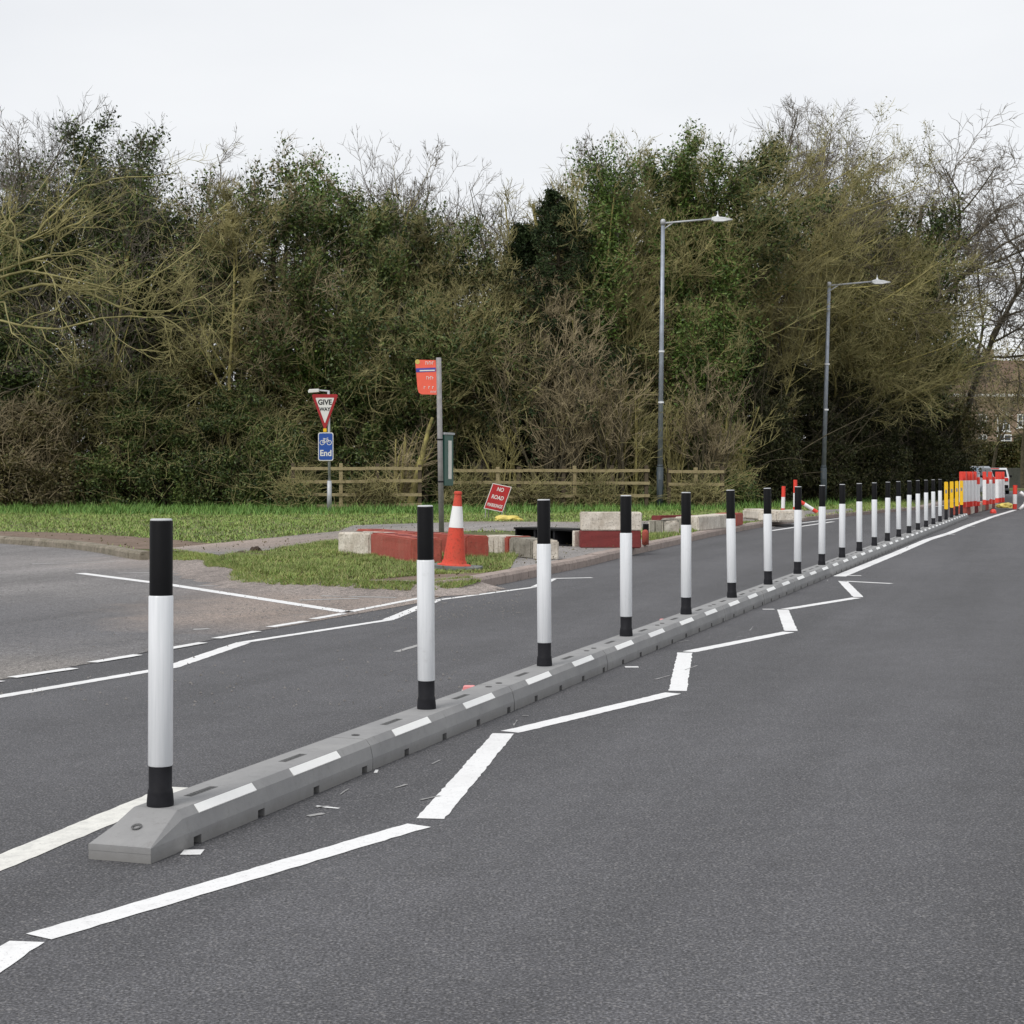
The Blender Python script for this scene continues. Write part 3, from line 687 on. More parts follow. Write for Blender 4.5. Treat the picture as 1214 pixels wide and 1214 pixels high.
# ------------------------------------------------------------------ traffic cone
p = G(538, 676, .12); k = p[1] / F
t = thing('traffic_cone', 'tall orange cone with one white band, leaning slightly by the kerb', 'traffic cone', (p[0], p[1], .12)); t.rotation_euler = (0, R(3.2), R(-8))
def conepart(name, z0, z1, mat, out=0):
    f = lambda z: .150 - (.150 - .040) * z / .93 + out
    bm = bmesh.new(); lathe(bm, [(f(z0), z0), (f(z1), z1)], 28); return from_bm(name, bm, mat, t, True)
bm = bmesh.new(); prism(bm, roundrect(.60, .52, .09, 5, .03, 0), -.062, -.003, Matrix.Rotation(R(-90), 4, 'X')); bevel(bm, .006, 1); from_bm('rubber_base', bm, 'rubber', t)
bm = bmesh.new(); lathe(bm, [(.21, .055), (.205, .072), (.155, .085), (.150, .10), (.146, .12)], 28); from_bm('cone_skirt', bm, 'orange', t, True)
conepart('lower_cone', .12, .52, 'orange'); conepart('white_band', .52, .78, 'conewhite', .003); conepart('cone_top', .78, .93, 'orange')
bm = bmesh.new(); lathe(bm, [(.047, .925), (.05, .935), (.048, .955), (.03, .962)], 20); from_bm('cone_rim', bm, 'orange', t)
for o in t.children: 
    md = o.modifiers.new('split', 'EDGE_SPLIT'); md.split_angle = R(40)

# ------------------------------------------------------------------ no road markings sign
d = 43.0; c = A(590, 590, d); k = d / F
t = thing('temporary_sign', 'tilted red temporary sign reading NO ROAD MARKINGS on the grass', 'temporary sign', (c[0], d, .12))
m_ = Matrix(((1, 0, .36, 0), (0, 1, 0, 0), (-.21, 0, 1, 0), (0, 0, 0, 1)))
W_, H_ = 22.5 * k, 30 * k
pl = boxobj('sign_plate', -W_ / 2, W_ / 2, -.012, .012, -H_ / 2, H_ / 2, 'signwhite', t)
fc = boxobj('red_face', -W_ / 2 + .018, W_ / 2 - .018, -.015, -.0125, -H_ / 2 + .018, H_ / 2 - .018, 'signred2', pl)
tx = [text('lettering', s, sz, 'signwhite', pl, (0, -.0165, z), .001, sx_, .003) for s, sz, z, sx_ in (('NO', .135, .20, .8), ('ROAD', .135, .0, .8), ('MARKINGS', .115, -.205, .68))]
for o in [pl, fc] + tx:
    for v in o.data.vertices:
        q = o.matrix_basis.to_3x3() @ v.co if o in tx else v.co.copy()
        if o in tx:
            q = Vector((q.x * 1, q.y, q.z)) + Vector(o.location)
        v.co = m_ @ q + Vector((0, 0, c[2] - .12))
    if o in tx: o.location = (0, 0, 0); o.rotation_euler = (0, 0, 0); o.scale = (1, 1, 1)
bm = bmesh.new()
for sx_ in (-.22, .20):
    rod(bm, (sx_ - .08, .03, c[2] - .12 - .25 - .21 * sx_), (sx_ - .10, -.05, 0), .011); rod(bm, (sx_, .03, c[2] - .12), (sx_ - .02, .35, 0), .011)
from_bm('folding_frame', bm, 'polegrey', t)

def lumpy(name, c, sx_, sy, sz, mat, label, cat, seed=1, amp=.35, sub=3):
    bm = bmesh.new(); bmesh.ops.create_icosphere(bm, subdivisions=sub, radius=1)
    from mathutils import noise as mn
    for v in bm.verts:
        n_ = mn.noise(v.co * 1.7 + Vector((seed * 3.1, 0, 0))) * amp + mn.noise(v.co * 4.5 + Vector((seed, 5, 0))) * amp * .6
        v.co *= 1 + n_; v.co.x *= sx_; v.co.y *= sy; v.co.z = max(-.03 / max(sz, .01), v.co.z) * sz
    o = from_bm(name, bm, mat); o.location = c; return tag(o, label, cat)
lumpy('plastic_sack', G(602, 617, .12), .38, .2, .14, 'bag', 'crumpled yellow sack lying on the grass below the red sign', 'sack', 3)
lumpy('dirt_clod', G(303, 657, .12), .10, .10, .11, 'clod', 'dark rounded clod of earth on top of the mound at the path edge', 'earth clod', 4)
lumpy('dirt_mound', G(290, 661, .11), .34, .4, .07, 'clod', 'low dark mound of dug earth at the tip of the grass island', 'earth mound', 5, .5)
lumpy('dirt_mound', G(270, 662, .09), .2, .3, .06, 'clod', 'small dark crumble of earth at the outer end of the mound', 'earth mound', 6, .5)
for i, (x, y, s, lab) in enumerate(((362, 686, .05, 'white crumpled litter on the front edge of the grass island'), (424, 687.5, .035, 'small white scrap of litter near the kerb beside the red barrier'), (459, 694, .03, 'tiny white scrap on the dirt next to the kerb end'), (443, 691, .03, 'pale chip of rubbish between two other scraps by the kerb'), (645, 606, .06, 'pale scrap caught in the grass left of the black framed crate'))):
    lumpy('litter', G(x, y, .03 if y > 680 else .13), s, s * .7, s, 'litter', lab, 'litter', i + 9, .5, 2)

# ------------------------------------------------------------------ concrete and plastic barrier blocks
def blockobj(name, a, b, depth, h, mat, label, z=.12, grooves=0, bev=.02, cat='barrier block', top=None):
    """a block whose front bottom edge runs from a to b"""
    a, b = Vector((a[0], a[1], 0)), Vector((b[0], b[1], 0)); d_ = (b - a); L = d_.length; ang = math.atan2(d_.y, d_.x)
    t = thing(name, label, cat, (a.x, a.y, z), ang)
    bm = bmesh.new()
    if grooves:
        n = grooves; w = L / n; poly = []
        for i in range(n):
            poly += [(i * w + .0, 0.0), (i * w + w * .72, 0.0), (i * w + w * .76, .035), (i * w + w * .96, .035)]
        poly += [(L, 0), (L, depth), (0, depth)]
        va = [bm.verts.new((x, y, 0)) for x, y in poly]; vb = [bm.verts.new((x, y, h)) for x, y in poly]
        bm.faces.new(va[::-1]); bm.faces.new(vb)
        for i in range(len(poly)): bm.faces.new((va[i], va[(i + 1) % len(poly)], vb[(i + 1) % len(poly)], vb[i]))
    else:
        box(bm, 0, L, 0, depth, 0, h); 
        bmesh.ops.subdivide_edges(bm, edges=list(bm.edges), cuts=3, use_grid_fill=True)
        rr = random.Random(int(a.x * 100))
        bevel_e = [e for e in bm.edges if len(e.link_faces) == 2 and e.link_faces[0].normal.dot(e.link_faces[1].normal) < .5]
        bm.normal_update(); bevel_e = [e for e in bm.edges if len(e.link_faces) == 2 and e.link_faces[0].normal.dot(e.link_faces[1].normal) < .5]
        bmesh.ops.bevel(bm, geom=bevel_e, offset=bev, segments=2, affect='EDGES')
        for v in bm.verts: v.co += Vector((rr.uniform(-1, 1), rr.uniform(-1, 1), 0)) * .004
    bmesh.ops.recalc_face_normals(bm, faces=bm.faces)
    from_bm('block_body', bm, mat, t)
    if top:
        bm = bmesh.new(); 
        for (x0, x1) in ((.1 * L, .25 * L), (.4 * L, .6 * L), (.75 * L, .9 * L)): box(bm, x0, x1, depth * .3, depth * .6, h - .001, h + .006)
        from_bm('top_slots', bm, top, t)
    return t
z1 = .12
blockobj('concrete_block', G(400, 658, z1), G(438, 660, z1), .55, .33, 'blk_white', 'chipped white concrete block at the left end of the barriers', top='blk_grey')
blockobj('red_barrier', G(439.5, 660, z1), G(487, 670, z1), .42, .34, 'blk_red', 'front red barrier block angled beside the white concrete block', top='blk_dred')
blockobj('red_barrier', (-2.40, 25.95), (-1.42, 24.15), .36, .32, 'blk_red', 'rear red barrier block partly hidden behind the front red one', top='blk_dred')
blockobj('red_barrier', (-1.41, 24.13), (-.62, 22.75), .36, .33, 'blk_red', 'red barrier block standing just behind the traffic cone', top='blk_dred')
blockobj('red_barrier', G(558, 664, z1), G(573, 663.5, z1), .4, .32, 'blk_red', 'grooved end of a red barrier block right of the cone', grooves=2)
blockobj('concrete_block', G(574, 656, z1), G(585.5, 657, z1), .38, .27, 'blk_white', 'narrow white block touching the grooved red barrier end')
blockobj('concrete_block', G(586, 657.5, z1), G(597, 658.5, z1), .38, .27, 'blk_white', 'narrow white block second from the grooved red end', grooves=2)
blockobj('red_barrier', G(597.6, 659, z1), G(602.5, 659.5, z1), .38, .28, 'blk_red', 'thin red sliver of block wedged between white and grey blocks')
blockobj('concrete_block', G(603, 659.5, z1), G(609, 660, z1), .38, .27, 'blk_grey', 'thin grey block beside the red sliver')
blockobj('concrete_block', G(610, 661, z1), G(629, 663, z1), .38, .27, 'blk_grey', 'broad grey stained block in front of the black crate')
blockobj('concrete_block', G(631.5, 663.6, z1), G(638, 664.6, z1), .3, .27, 'blk_white', 'white block half hidden behind the third bollard')
# black crate lying on its side
a = Vector(G(609, 645, z1)); b = Vector(G(678, 648.5, z1))
t = thing('black_crate', 'black open fronted plastic crate with a cream end plate', 'crate', (a.x, a.y, z1), math.atan2(b.y - a.y, b.x - a.x)); L = (b - a).length
bm = bmesh.new(); box(bm, 0, L, 0, .03, 0, .035); box(bm, 0, L, 0, .5, .25, .28); box(bm, 0, L, .47, .5, .0, .25); box(bm, 0, .03, .031, .469, 0, .249); box(bm, L - .03, L, .031, .469, 0, .249); box(bm, .031, L - .031, .031, .469, .002, .02)
from_bm('shell', bm, 'black', t)
bm = bmesh.new(); box(bm, L * .33, L * .36, .03, .46, .02, .249); box(bm, L * .66, L * .69, .03, .46, .02, .249); from_bm('ribs', bm, 'blackgrip', t)
bm = bmesh.new(); box(bm, L + .002, L + .06, .0, .45, 0, .26); bevel(bm, .01); from_bm('end_plate', bm, 'blk_white', t)
# stack
a, b = G(688, 650, z1), G(760, 650, z1)
st = blockobj('red_barrier', a, b, .5, .275, 'blk_dred', 'dark red barrier block carrying a white block on top', bev=.015)
a2 = (a[0] + .01, a[1]); b2 = (b[0] + .015, b[1])
blockobj('concrete_block', a2, b2, .5, .285, 'blk_white', 'large chipped white block stacked on the dark red one', z=z1 + .276, bev=.015)
t = thing('red_stub', 'small rounded red barrier foot against the right side of the stack', 'barrier foot', G(765, 646, z1))
bm = bmesh.new(); lathe(bm, [(.055, 0), (.055, .20), (.045, .235), (.02, .25)], 16); from_bm('foot_body', bm, 'blk_red', t, True); bm = bmesh.new(); lathe(bm, [(.05, .25), (.05, .34)], 12, (.02, .12, 0)); o = from_bm('black_plug', bm, 'black', t)
bm = bmesh.new(); lathe(bm, [(.05, 0), (.05, .249)], 12, (.02, .12, 0)); from_bm('plug_stem', bm, 'black', t)
blockobj('concrete_block', G(770, 634, z1), G(786, 634.5, z1), .5, .27, 'blk_grey', 'grey upright ended block right of the red foot', grooves=2)
blockobj('concrete_block', G(786.5, 634.5, z1), G(806, 634, z1), .5, .27, 'blk_white', 'white block in front of the fifth bollard, left half of a pair', bev=.03)
blockobj('concrete_block', G(809, 630, z1), G(827, 629, z1), .5, .26, 'blk_grey', 'grey block right behind the fifth bollard')
blockobj('concrete_block', G(828, 630, z1), G(872, 625, z1), .5, .29, 'blk_white', 'long white block between the fifth and sixth bollards')
blockobj('red_barrier', G(873, 624, z1), G(881, 622.5, z1), .5, .28, 'blk_red', 'red end block just right of the sixth bollard')
blockobj('red_barrier', G(783, 620, z1), G(828, 619, z1), .35, .17, 'blk_dred', 'low dark red beam lying in the grass behind the white blocks')
blockobj('concrete_block', G(880, 615, z1), G(921, 619, z1), .5, .26, 'blk_white', 'long pale block behind the seventh bollard, left of the pair', bev=.04)
blockobj('concrete_block', G(922, 619, z1), G(955, 616, z1), .5, .25, 'blk_white', 'long pale block behind the eighth bollard, right of the pair', bev=.04)
blockobj('timber_plank', G(693, 606, z1), G(727, 605, z1), .1, .05, 'blk_dred', 'reddish plank lying at the foot of the timber fence', cat='plank')
# round red and white posts
def rwpost(loc, H, tilt, label, mats=('orangew', 'conewhite', 'orangew'), r=.055, rz=0):
    t = thing('delineator_post', label, 'marker post', loc, rz, 'red and white marker posts'); t.rotation_euler = (0, tilt, rz)
    zs = [0, .22, .62, 1.0]
    for i, m__ in enumerate(mats):
        bm = bmesh.new(); lathe(bm, [(r, zs[i] * H), (r, zs[i + 1] * H - (.001 if i < 2 else 0))], 16); from_bm(['lower_band', 'white_band', 'upper_band'][i], bm, m__, t, True)
    for o in t.children: o.modifiers.new('split', 'EDGE_SPLIT').split_angle = R(40)
    return t
rwpost(G(928, 610, z1), .80, 0.03, 'upright red and white post between the seventh and eighth bollards')
rwpost(G(942.5, 610, z1), .98, .01, 'upright red topped post showing above the eighth bollard')
p = G(969, 609, z1)
rwpost((p[0], p[1], .16), .72, R(-58), 'fallen red and white post lying tilted left of the farther street lamp')

# ------------------------------------------------------------------ timber fence
def fence(px, d0, d1, zs, label, posts):
    a = A(px[0], 600, d0); b = A(px[1], 600, d1); ang = math.atan2(b[1] - a[1], b[0] - a[0]); L = math.hypot(b[0] - a[0], b[1] - a[1])
    t = thing('timber_fence', label, 'fence', (a[0], a[1], .12), ang); rr = random.Random(4)
    for z in zs:
        bm = bmesh.new(); x = 0
        while x < L - .2:
            e = min(L, x + 2.4); dz, dz2 = rr.uniform(-.025, .025), rr.uniform(-.025, .025)
            vs = box(bm, x + .004, e - .004, -.06, -.022, z - .05, z + .05)
            for v in vs: v.co.z += dz + (dz2 - dz) * (v.co.x - x) / max(.1, e - x)
            x = e
        from_bm('rail', bm, 'wood', t)
    for i, s in enumerate(posts):
        x = s * L; bm = bmesh.new(); h = zs[0] + .12 + rr.uniform(-.03, .05); box(bm, x - .06, x + .06, -.021, .09, 0, h); bevel(bm, .008)
        from_bm('post', bm, 'wood' if i % 3 == 1 else 'wood_dark', t)
    return t
fence((345, 500), 54.5, 55, [1.33, .90, .47, .12], 'left run of mossy post and rail fence behind the give way sign', [.015, .38, .66, .985])
fence((534, 770), 55.2, 56.2, [1.26, .84, .40], 'middle run of post and rail fence behind the red temporary sign', [.01, .235, .34, .565, .62, .81, .985])
fence((792, 858), 56.5, 57, [1.23, .80], 'short right run of post and rail fence beyond the nearer street lamp', [.02, .5, .98])

# ------------------------------------------------------------------ barrier boards, far blocks, vehicles
a, b = Vector(G(1146, 611)), Vector(G(1190, 600)); k = 0
path = lambda f: a + (b - a) * f
bd = None; pan = []
specs = [(1139.5, 49.5), (1143.5, 50.2), (1147.5, 50.8), (1151.5, 51.4), (1155.5, 52), (1159.5, 52.5, 1), (1167, 54), (1170.5, 54.7, 1), (1174, 55.4), (1177.5, 56, 1), (1182, 57.5), (1185.5, 58.3), (1189, 59)]
def board():
    t = thing('barrier_board', 'x', 'barrier board')
    for nm, z0_, z1_, mt in (('lower_band', 0, .16, 'orangew'), ('white_panel', .16, .80, 'conewhite'), ('upper_band', .80, 1.06, 'orangew')):
        bm = bmesh.new(); box(bm, -.055, .055, -.3, .3, z0_ + .0005, z1_ - .0005); bevel(bm, .008); from_bm(nm, bm, mt, t)
    return t
bd = board()
for i, s in enumerate(specs):
    o = bd if i == 0 else copy_tree(bd); p = A(s[0], 608, s[1])
    o.location = (p[0], p[1], .27); o.rotation_euler = (0, 0, R(-17 + random.Random(i).uniform(-3, 3))); o.scale = (1, 1, (.84 if len(s) > 2 else 1))
    lab = ['red and white barrier board nearest the yellow marker posts'] + ['%s red and white barrier board from the left in the stacked row' % ordn(j) for j in range(1, 12)] + ['red and white barrier board at the far right end of the stacked row']
    tag(o, lab[i], 'barrier board', 'red and white barrier boards')
for i in range(11):
    f = i / 10; p = a + (b - a) * f; q = p + (b - a).normalized() * .92
    p2 = Vector((p.x - .32, p.y - .1)); q2 = Vector((p.x - .32, p.y - .1)) + Vector(((b - a).normalized() * .98).xy)
    dn = (b - a).normalized(); ln = (b - a).length / 11
    pa = a + dn * ln * i; pb = a + dn * (ln * (i + 1) - .06)
    o = blockobj('painted_block', (pa.x, pa.y), (pb.x, pb.y), .5, .265, ['blk_red', 'blk_white', 'blk_dred', 'blk_white', 'blk_grey'][i % 5],
                 '%s base block under the barrier boards, counting from the camera end' % ordn(i), z=.001, bev=.02); o['group'] = 'blocks under the barrier boards'
lumpy('red_light', (G(1170, 609)[0] + .1, G(1170, 609)[1] - .35, .05), .10, .10, .11, 'orangew', 'small red lamp dropped against the barrier base blocks', 'warning lamp', 2, .1)
lumpy('plastic_sack', (G(1197, 604)[0], G(1197, 604)[1] + .5, .07), .3, .3, .15, 'bag', 'yellow sack slumped between the barriers and the last red and white post', 'sack', 7)
p = G(1203, 604)
rwpost((p[0], p[1], .01), .85, .02, 'red and white post at the right end of the roadworks by the white line', r=.075)
t = thing('bent_bollard', 'white bollard bent over into a hook at the right edge of the road', 'bollard', (p[0] + .12, p[1] - .2, .0))
bm = bmesh.new(); pts = [(0, 0, 0), (.17, 0, .18), (.24, 0, .34), (.2, 0, .45), (.02, 0, .62)]
for i in range(4): rod(bm, pts[i], pts[i + 1], .06, .055, 10)
for q in pts[1:4]: bmesh.ops.create_icosphere(bm, subdivisions=2, radius=.059, matrix=Matrix.Translation(q))
from_bm('white_sleeve', bm, 'conewhite', t, True)

def car(name, label, loc, rz, paint_, L=4.4, W=1.8, H=1.62, glass='carglass', van=False):
    t = thing(name, label, 'car' if not van else 'van', loc, rz)
    h = H
    side = [(-L / 2, .35), (-L / 2 + .02, .95), (-L / 2 + .12, 1.0), (-L / 2 + .45, h - .08), (-L / 2 + .7, h), (.35, h), (.6, h - .06), (1.25, 1.02), (L / 2 - .25, .88), (L / 2, .65), (L / 2, .3), (L / 2 - .3, .22), (-L / 2 + .3, .22)]
    bm = bmesh.new(); m_ = Matrix.Rotation(R(90), 4, 'Z') # profile x -> length
    va = []; 
    for s in (-1, 1):
        va.append([bm.verts.new((s * W / 2 * (1 if z < 1.02 else (1 - .16 * (z - 1.0) / (h - 1.0))), x, z)) for x, z in side])
    n = len(side); bm.faces.new(va[0]); bm.faces.new(va[1][::-1])
    for i in range(n): bm.faces.new((va[0][i], va[1][i], va[1][(i + 1) % n], va[0][(i + 1) % n]))
    bmesh.ops.recalc_face_normals(bm, faces=bm.faces); bevel(bm, .04, 2); from_bm('body', bm, paint_, t, False)
    # rear window, windscreen, side windows as inset dark panes standing 1 cm proud
    def pane(nm, P, mt):
        bm = bmesh.new(); va_ = [bm.verts.new(q) for q in P]; f = bm.faces.new(va_); bm.normal_update(); fn_ = f.normal.copy()
        r_ = bmesh.ops.extrude_face_region(bm, geom=[f]); nv = [v for v in r_['geom'] if isinstance(v, bmesh.types.BMVert)]
        for v in nv: v.co += fn_ * .03
        bmesh.ops.recalc_face_normals(bm, faces=bm.faces); return from_bm(nm, bm, mt, t)
    w2 = W / 2; yr = -L / 2
    pane('rear_window', [(-w2 * .86, yr + .135, 1.04), (w2 * .86, yr + .135, 1.04), (w2 * .78, yr + .425, h - .13), (-w2 * .78, yr + .425, h - .13)], glass)
    pane('windscreen', [(w2 * .86, 1.215, 1.06), (-w2 * .86, 1.215, 1.06), (-w2 * .78, .67, h - .10), (w2 * .78, .67, h - .10)], 'skyglass')
    for s in (-1, 1):
        P = [(s * (w2 * .985 + .004), yr + .5, 1.05), (s * (w2 * .985 + .004), .95, 1.05), (s * (w2 * .88 + .004), .5, h - .12), (s * (w2 * .88 + .004), yr + .7, h - .12)]
        pane('side_window', P if s > 0 else P[::-1], glass)
        for y in (-L * .31, L * .31):
            bm = bmesh.new(); lathe(bm, [(.20, -.115), (.32, -.10), (.33, 0), (.32, .10), (.20, .115)], 20, mat=Matrix.Translation((s * (w2 - .10), y, .33)) @ Matrix.Rotation(R(90), 4, 'Y')); wh = from_bm('wheel', bm, 'tyre', t)
        for nm, y, z, mt in (('tail_light', yr - .01, .88, 'lampred'), ('headlight', L / 2 - .06, .66, 'upvc')):
            bm = bmesh.new(); box(bm, s * (w2 - .16) - .11, s * (w2 - .16) + .11, y - .03, y + .05, z - .10, z + .10); bevel(bm, .02); from_bm(nm, bm, mt, t)
        bm = bmesh.new(); box(bm, s * (w2 + .1) - .09, s * (w2 + .1) + .09, .75, .9, 1.0, 1.14); bevel(bm, .02); from_bm('wing_mirror', bm, 'black', t)
    bm = bmesh.new(); box(bm, -.28, .28, yr + .42, yr + .5, h - .06, h - .015); from_bm('brake_light', bm, 'lampred', t)
    bm = bmesh.new(); box(bm, -w2 * .95, w2 * .95, yr - .05, yr + .1, .36, .55); bevel(bm, .03); from_bm('rear_bumper', bm, 'black', t)
    bm = bmesh.new(); box(bm, -w2 * .55, w2 * .55, L / 2 - .02, L / 2 + .02, .42, .58); from_bm('grille', bm, 'black', t)
    return t
p = A(1179, 580, 104)
car('parked_car', 'white estate car seen from behind beyond the barrier boards', (p[0], 104, .0), R(-16), 'carwhite', H=1.58, W=1.7)
p = A(1149, 580, 95)
car('oncoming_car', 'silver car with pale windscreen half hidden behind the barrier boards', (p[0], 95, 0), R(150), 'carsilver', H=1.66, L=4.3)

# ------------------------------------------------------------------ far wall, bank and house
def bankz(x, y): return 0
bm = bmesh.new(); P = [(18, 112, .0), (40, 108, .0), (150, 112, .0)]; Q = [(14, 124, 2.6), (40, 122, 2.9), (160, 128, 3.0)]; S = [(-20, 220, 4), (60, 220, 4), (260, 220, 4)]
rows = []
for f in np.linspace(0, 1, 14):
    row = []
    for g in np.linspace(0, 1, 30):
        x = 14 + 150 * g; y = 131 + 22 * f; z = .1 + 3.3 * (f * f * (3 - 2 * f)) + .15 * math.sin(x * .9) * f; row.append(bm.verts.new((x, y, z)))
    rows.append(row)
rows.append([bm.verts.new((14 + 150 * g, 320, 4.5)) for g in np.linspace(0, 1, 30)])
for r0, r1 in zip(rows, rows[1:]):
    for i in range(29): bm.faces.new((r0[i], r0[i + 1], r1[i + 1], r1[i]))
tag(from_bm('grass_bank', bm, 'soil', None, True), kind='structure')
blockobj('stone_wall', (30, 130), (160, 129), .35, 1.65, 'stonew', 'long dark stone wall behind the far bend of the road', z=0, cat='wall')
# house
HD = 156; kh = HD / F
t = thing('brick_house', 'brown brick house with white windows seen through the bare branches', 'house', (A(1128, 530, HD)[0], HD, 3.3)); z0 = 3.3
wl = (1250 - 1128) * kh
bm = bmesh.new(); box(bm, 0, wl, 0, 7, -.6, 5.2)
from_bm('wall', bm, 'brick', t)
bm = bmesh.new(); va = [bm.verts.new(q) for q in ((-.4, -.5, 5.15), (wl + .4, -.5, 5.15), (wl + .4, 7.5, 5.15), (-.4, 7.5, 5.15), (1.2, 3.5, 8.6), (wl - 1.2, 3.5, 8.6))]
for f in ((0, 1, 5, 4), (1, 2, 5), (2, 3, 4, 5), (3, 0, 4), (3, 2, 1, 0)): bm.faces.new([va[i] for i in f])
rf = from_bm('roof', bm, 'rooftile', t)
bm = bmesh.new(); box(bm, 4, 4.8, 3.1, 3.9, 7.6, 9.6); from_bm('chimney', bm, 'brick', rf)
bm = bmesh.new(); box(bm, -.45, wl + .45, -.62, -.5, 5.0, 5.25); from_bm('fascia', bm, 'upvc', rf)
def window(xa, xb, ya, yb, gable=False):
    x0, x1 = (xa - 1128) * kh, (xb - 1128) * kh; zt = A(0, ya, HD)[2] - z0; zb = A(0, yb, HD)[2] - z0
    bm = bmesh.new(); fr = .09
    for (a_, b_, c_, d_) in ((x0, x1, zb, zb + fr), (x0, x1, zt - fr, zt), (x0, x0 + fr, zb + fr, zt - fr), (x1 - fr, x1, zb + fr, zt - fr), ((x0 + x1) / 2 - .04, (x0 + x1) / 2 + .04, zb + fr, zt - fr)): box(bm, a_, b_, -.08, .02, c_, d_)
    box(bm, x0 + fr, (x0 + x1) / 2 - .04, -.07, .01, (zb + zt) / 2 - .03, (zb + zt) / 2 + .03); box(bm, (x0 + x1) / 2 + .04, x1 - fr, -.07, .01, (zb + zt) / 2 - .03, (zb + zt) / 2 + .03)
    w = from_bm('window', bm, 'upvc', t)
    bm = bmesh.new(); box(bm, x0 + .01, x1 - .01, -.04, -.01, zb + .01, zt - .01); from_bm('pane', bm, 'glass', w)
    bm = bmesh.new(); box(bm, x0 - .1, x1 + .1, -.16, -.081, zb - .1, zb - .002); from_bm('sill', bm, 'upvc', w)
    if gable:
        bm = bmesh.new(); prism(bm, [(x0 - .2, zt + .002), (x1 + .2, zt + .002), ((x0 + x1) / 2, zt + .75)], -.25, .0); from_bm('gablet', bm, 'upvc', w)
for w in ((1138, 1147, 515, 530), (1160, 1170, 515, 530), (1182, 1199, 515, 530), (1206, 1218, 515, 530), (1160, 1170, 491, 507), (1182, 1197, 493, 511, True), (1206, 1218, 491, 507)): window(*w)

# ------------------------------------------------------------------ trees: growth
def unit(v): return v / (np.linalg.norm(v, axis=-1, keepdims=True) + 1e-9)
def grow_level(rng, S, D, L, Rr, K, wig, trop, droop=0):
    Pn = [S]; d = D.copy()
    for i in range(K):
        d = unit(d + rng.normal(0, wig, d.shape) + np.array([0, 0, trop]) + np.array([0, 0, -droop]) * (i / K))
        Pn.append(Pn[-1] + d * (L / K)[:, None])
    P = np.stack(Pn, 1); f = np.linspace(1, .35, K + 1)[None, :]
    return P, Rr[:, None] * f
def children(rng, P, Rr, m, t0, ang, ratio, Lp, rr=.5, tpow=1.0):
    Nn, K1, _ = P.shape; t = t0 + (1 - t0) * rng.random((Nn, m)) ** tpow; ti = t * (K1 - 1); i0 = np.clip(ti.astype(int), 0, K1 - 2); f = (ti - i0)[..., None]
    ar = np.arange(Nn)[:, None]; a = P[ar, i0]; b = P[ar, i0 + 1]; pos = a + (b - a) * f; d = unit(b - a)
    rad = (Rr[ar, i0] * (1 - f[..., 0]) + Rr[ar, i0 + 1] * f[..., 0]) * rr
    rv = rng.normal(0, 1, d.shape); pr = unit(rv - (rv * d).sum(-1, keepdims=True) * d)
    an = np.radians(rng.normal(ang, ang * .25, t.shape))[..., None]
    nd = unit(d * np.cos(an) + pr * np.sin(an)); L = Lp[:, None] * ratio * (1.25 - .6 * t) * rng.uniform(.6, 1.3, t.shape)
    return pos.reshape(-1, 3), nd.reshape(-1, 3), L.ravel(), rad.ravel()
def tubes(P, Rr, n):
    Nn, K1, _ = P.shape; d = unit(np.gradient(P, axis=1)); ref = np.array([.31, .77, .55]); u = unit(np.cross(d, ref)); v = np.cross(d, u)
    a = np.arange(n) * 2 * np.pi / n
    V = P[:, :, None] + Rr[:, :, None, None] * (u[:, :, None] * np.cos(a)[:, None] + v[:, :, None] * np.sin(a)[:, None])
    base = (np.arange(Nn) * K1 * n)[:, None, None] + (np.arange(K1 - 1) * n)[None, :, None]; i = np.arange(n)[None, None]; j = (i + 1) % n
    Q = np.stack([base + i, base + j, base + n + j, base + n + i], -1).reshape(-1, 4)
    return V.reshape(-1, 3), Q
def join(parts):
    Vs, Qs, o = [], [], 0
    for V, Q in parts: Vs.append(V); Qs.append(Q + o); o += len(V)
    return np.concatenate(Vs), np.concatenate(Qs)
def leaves(rng, c, s, flat=.55):
    n = len(c); u = unit(rng.normal(0, 1, (n, 3))); w = rng.normal(0, 1, (n, 3)); v = unit(np.cross(u, w)); s = (s * rng.uniform(.6, 1.3, n))[:, None]
    V = np.stack([c - u * s, c + v * s * flat, c + u * s, c - v * s * flat], 1).reshape(-1, 3); Q = np.arange(n * 4).reshape(-1, 4); return V, Q
def spread_pts(rng, P, n, sig):
    i = rng.integers(0, P.shape[0], n); k = rng.integers(0, P.shape[1] - 1, n); f = rng.random(n)[:, None]
    return P[i, k] * (1 - f) + P[i, k + 1] * f + rng.normal(0, sig, (n, 3))
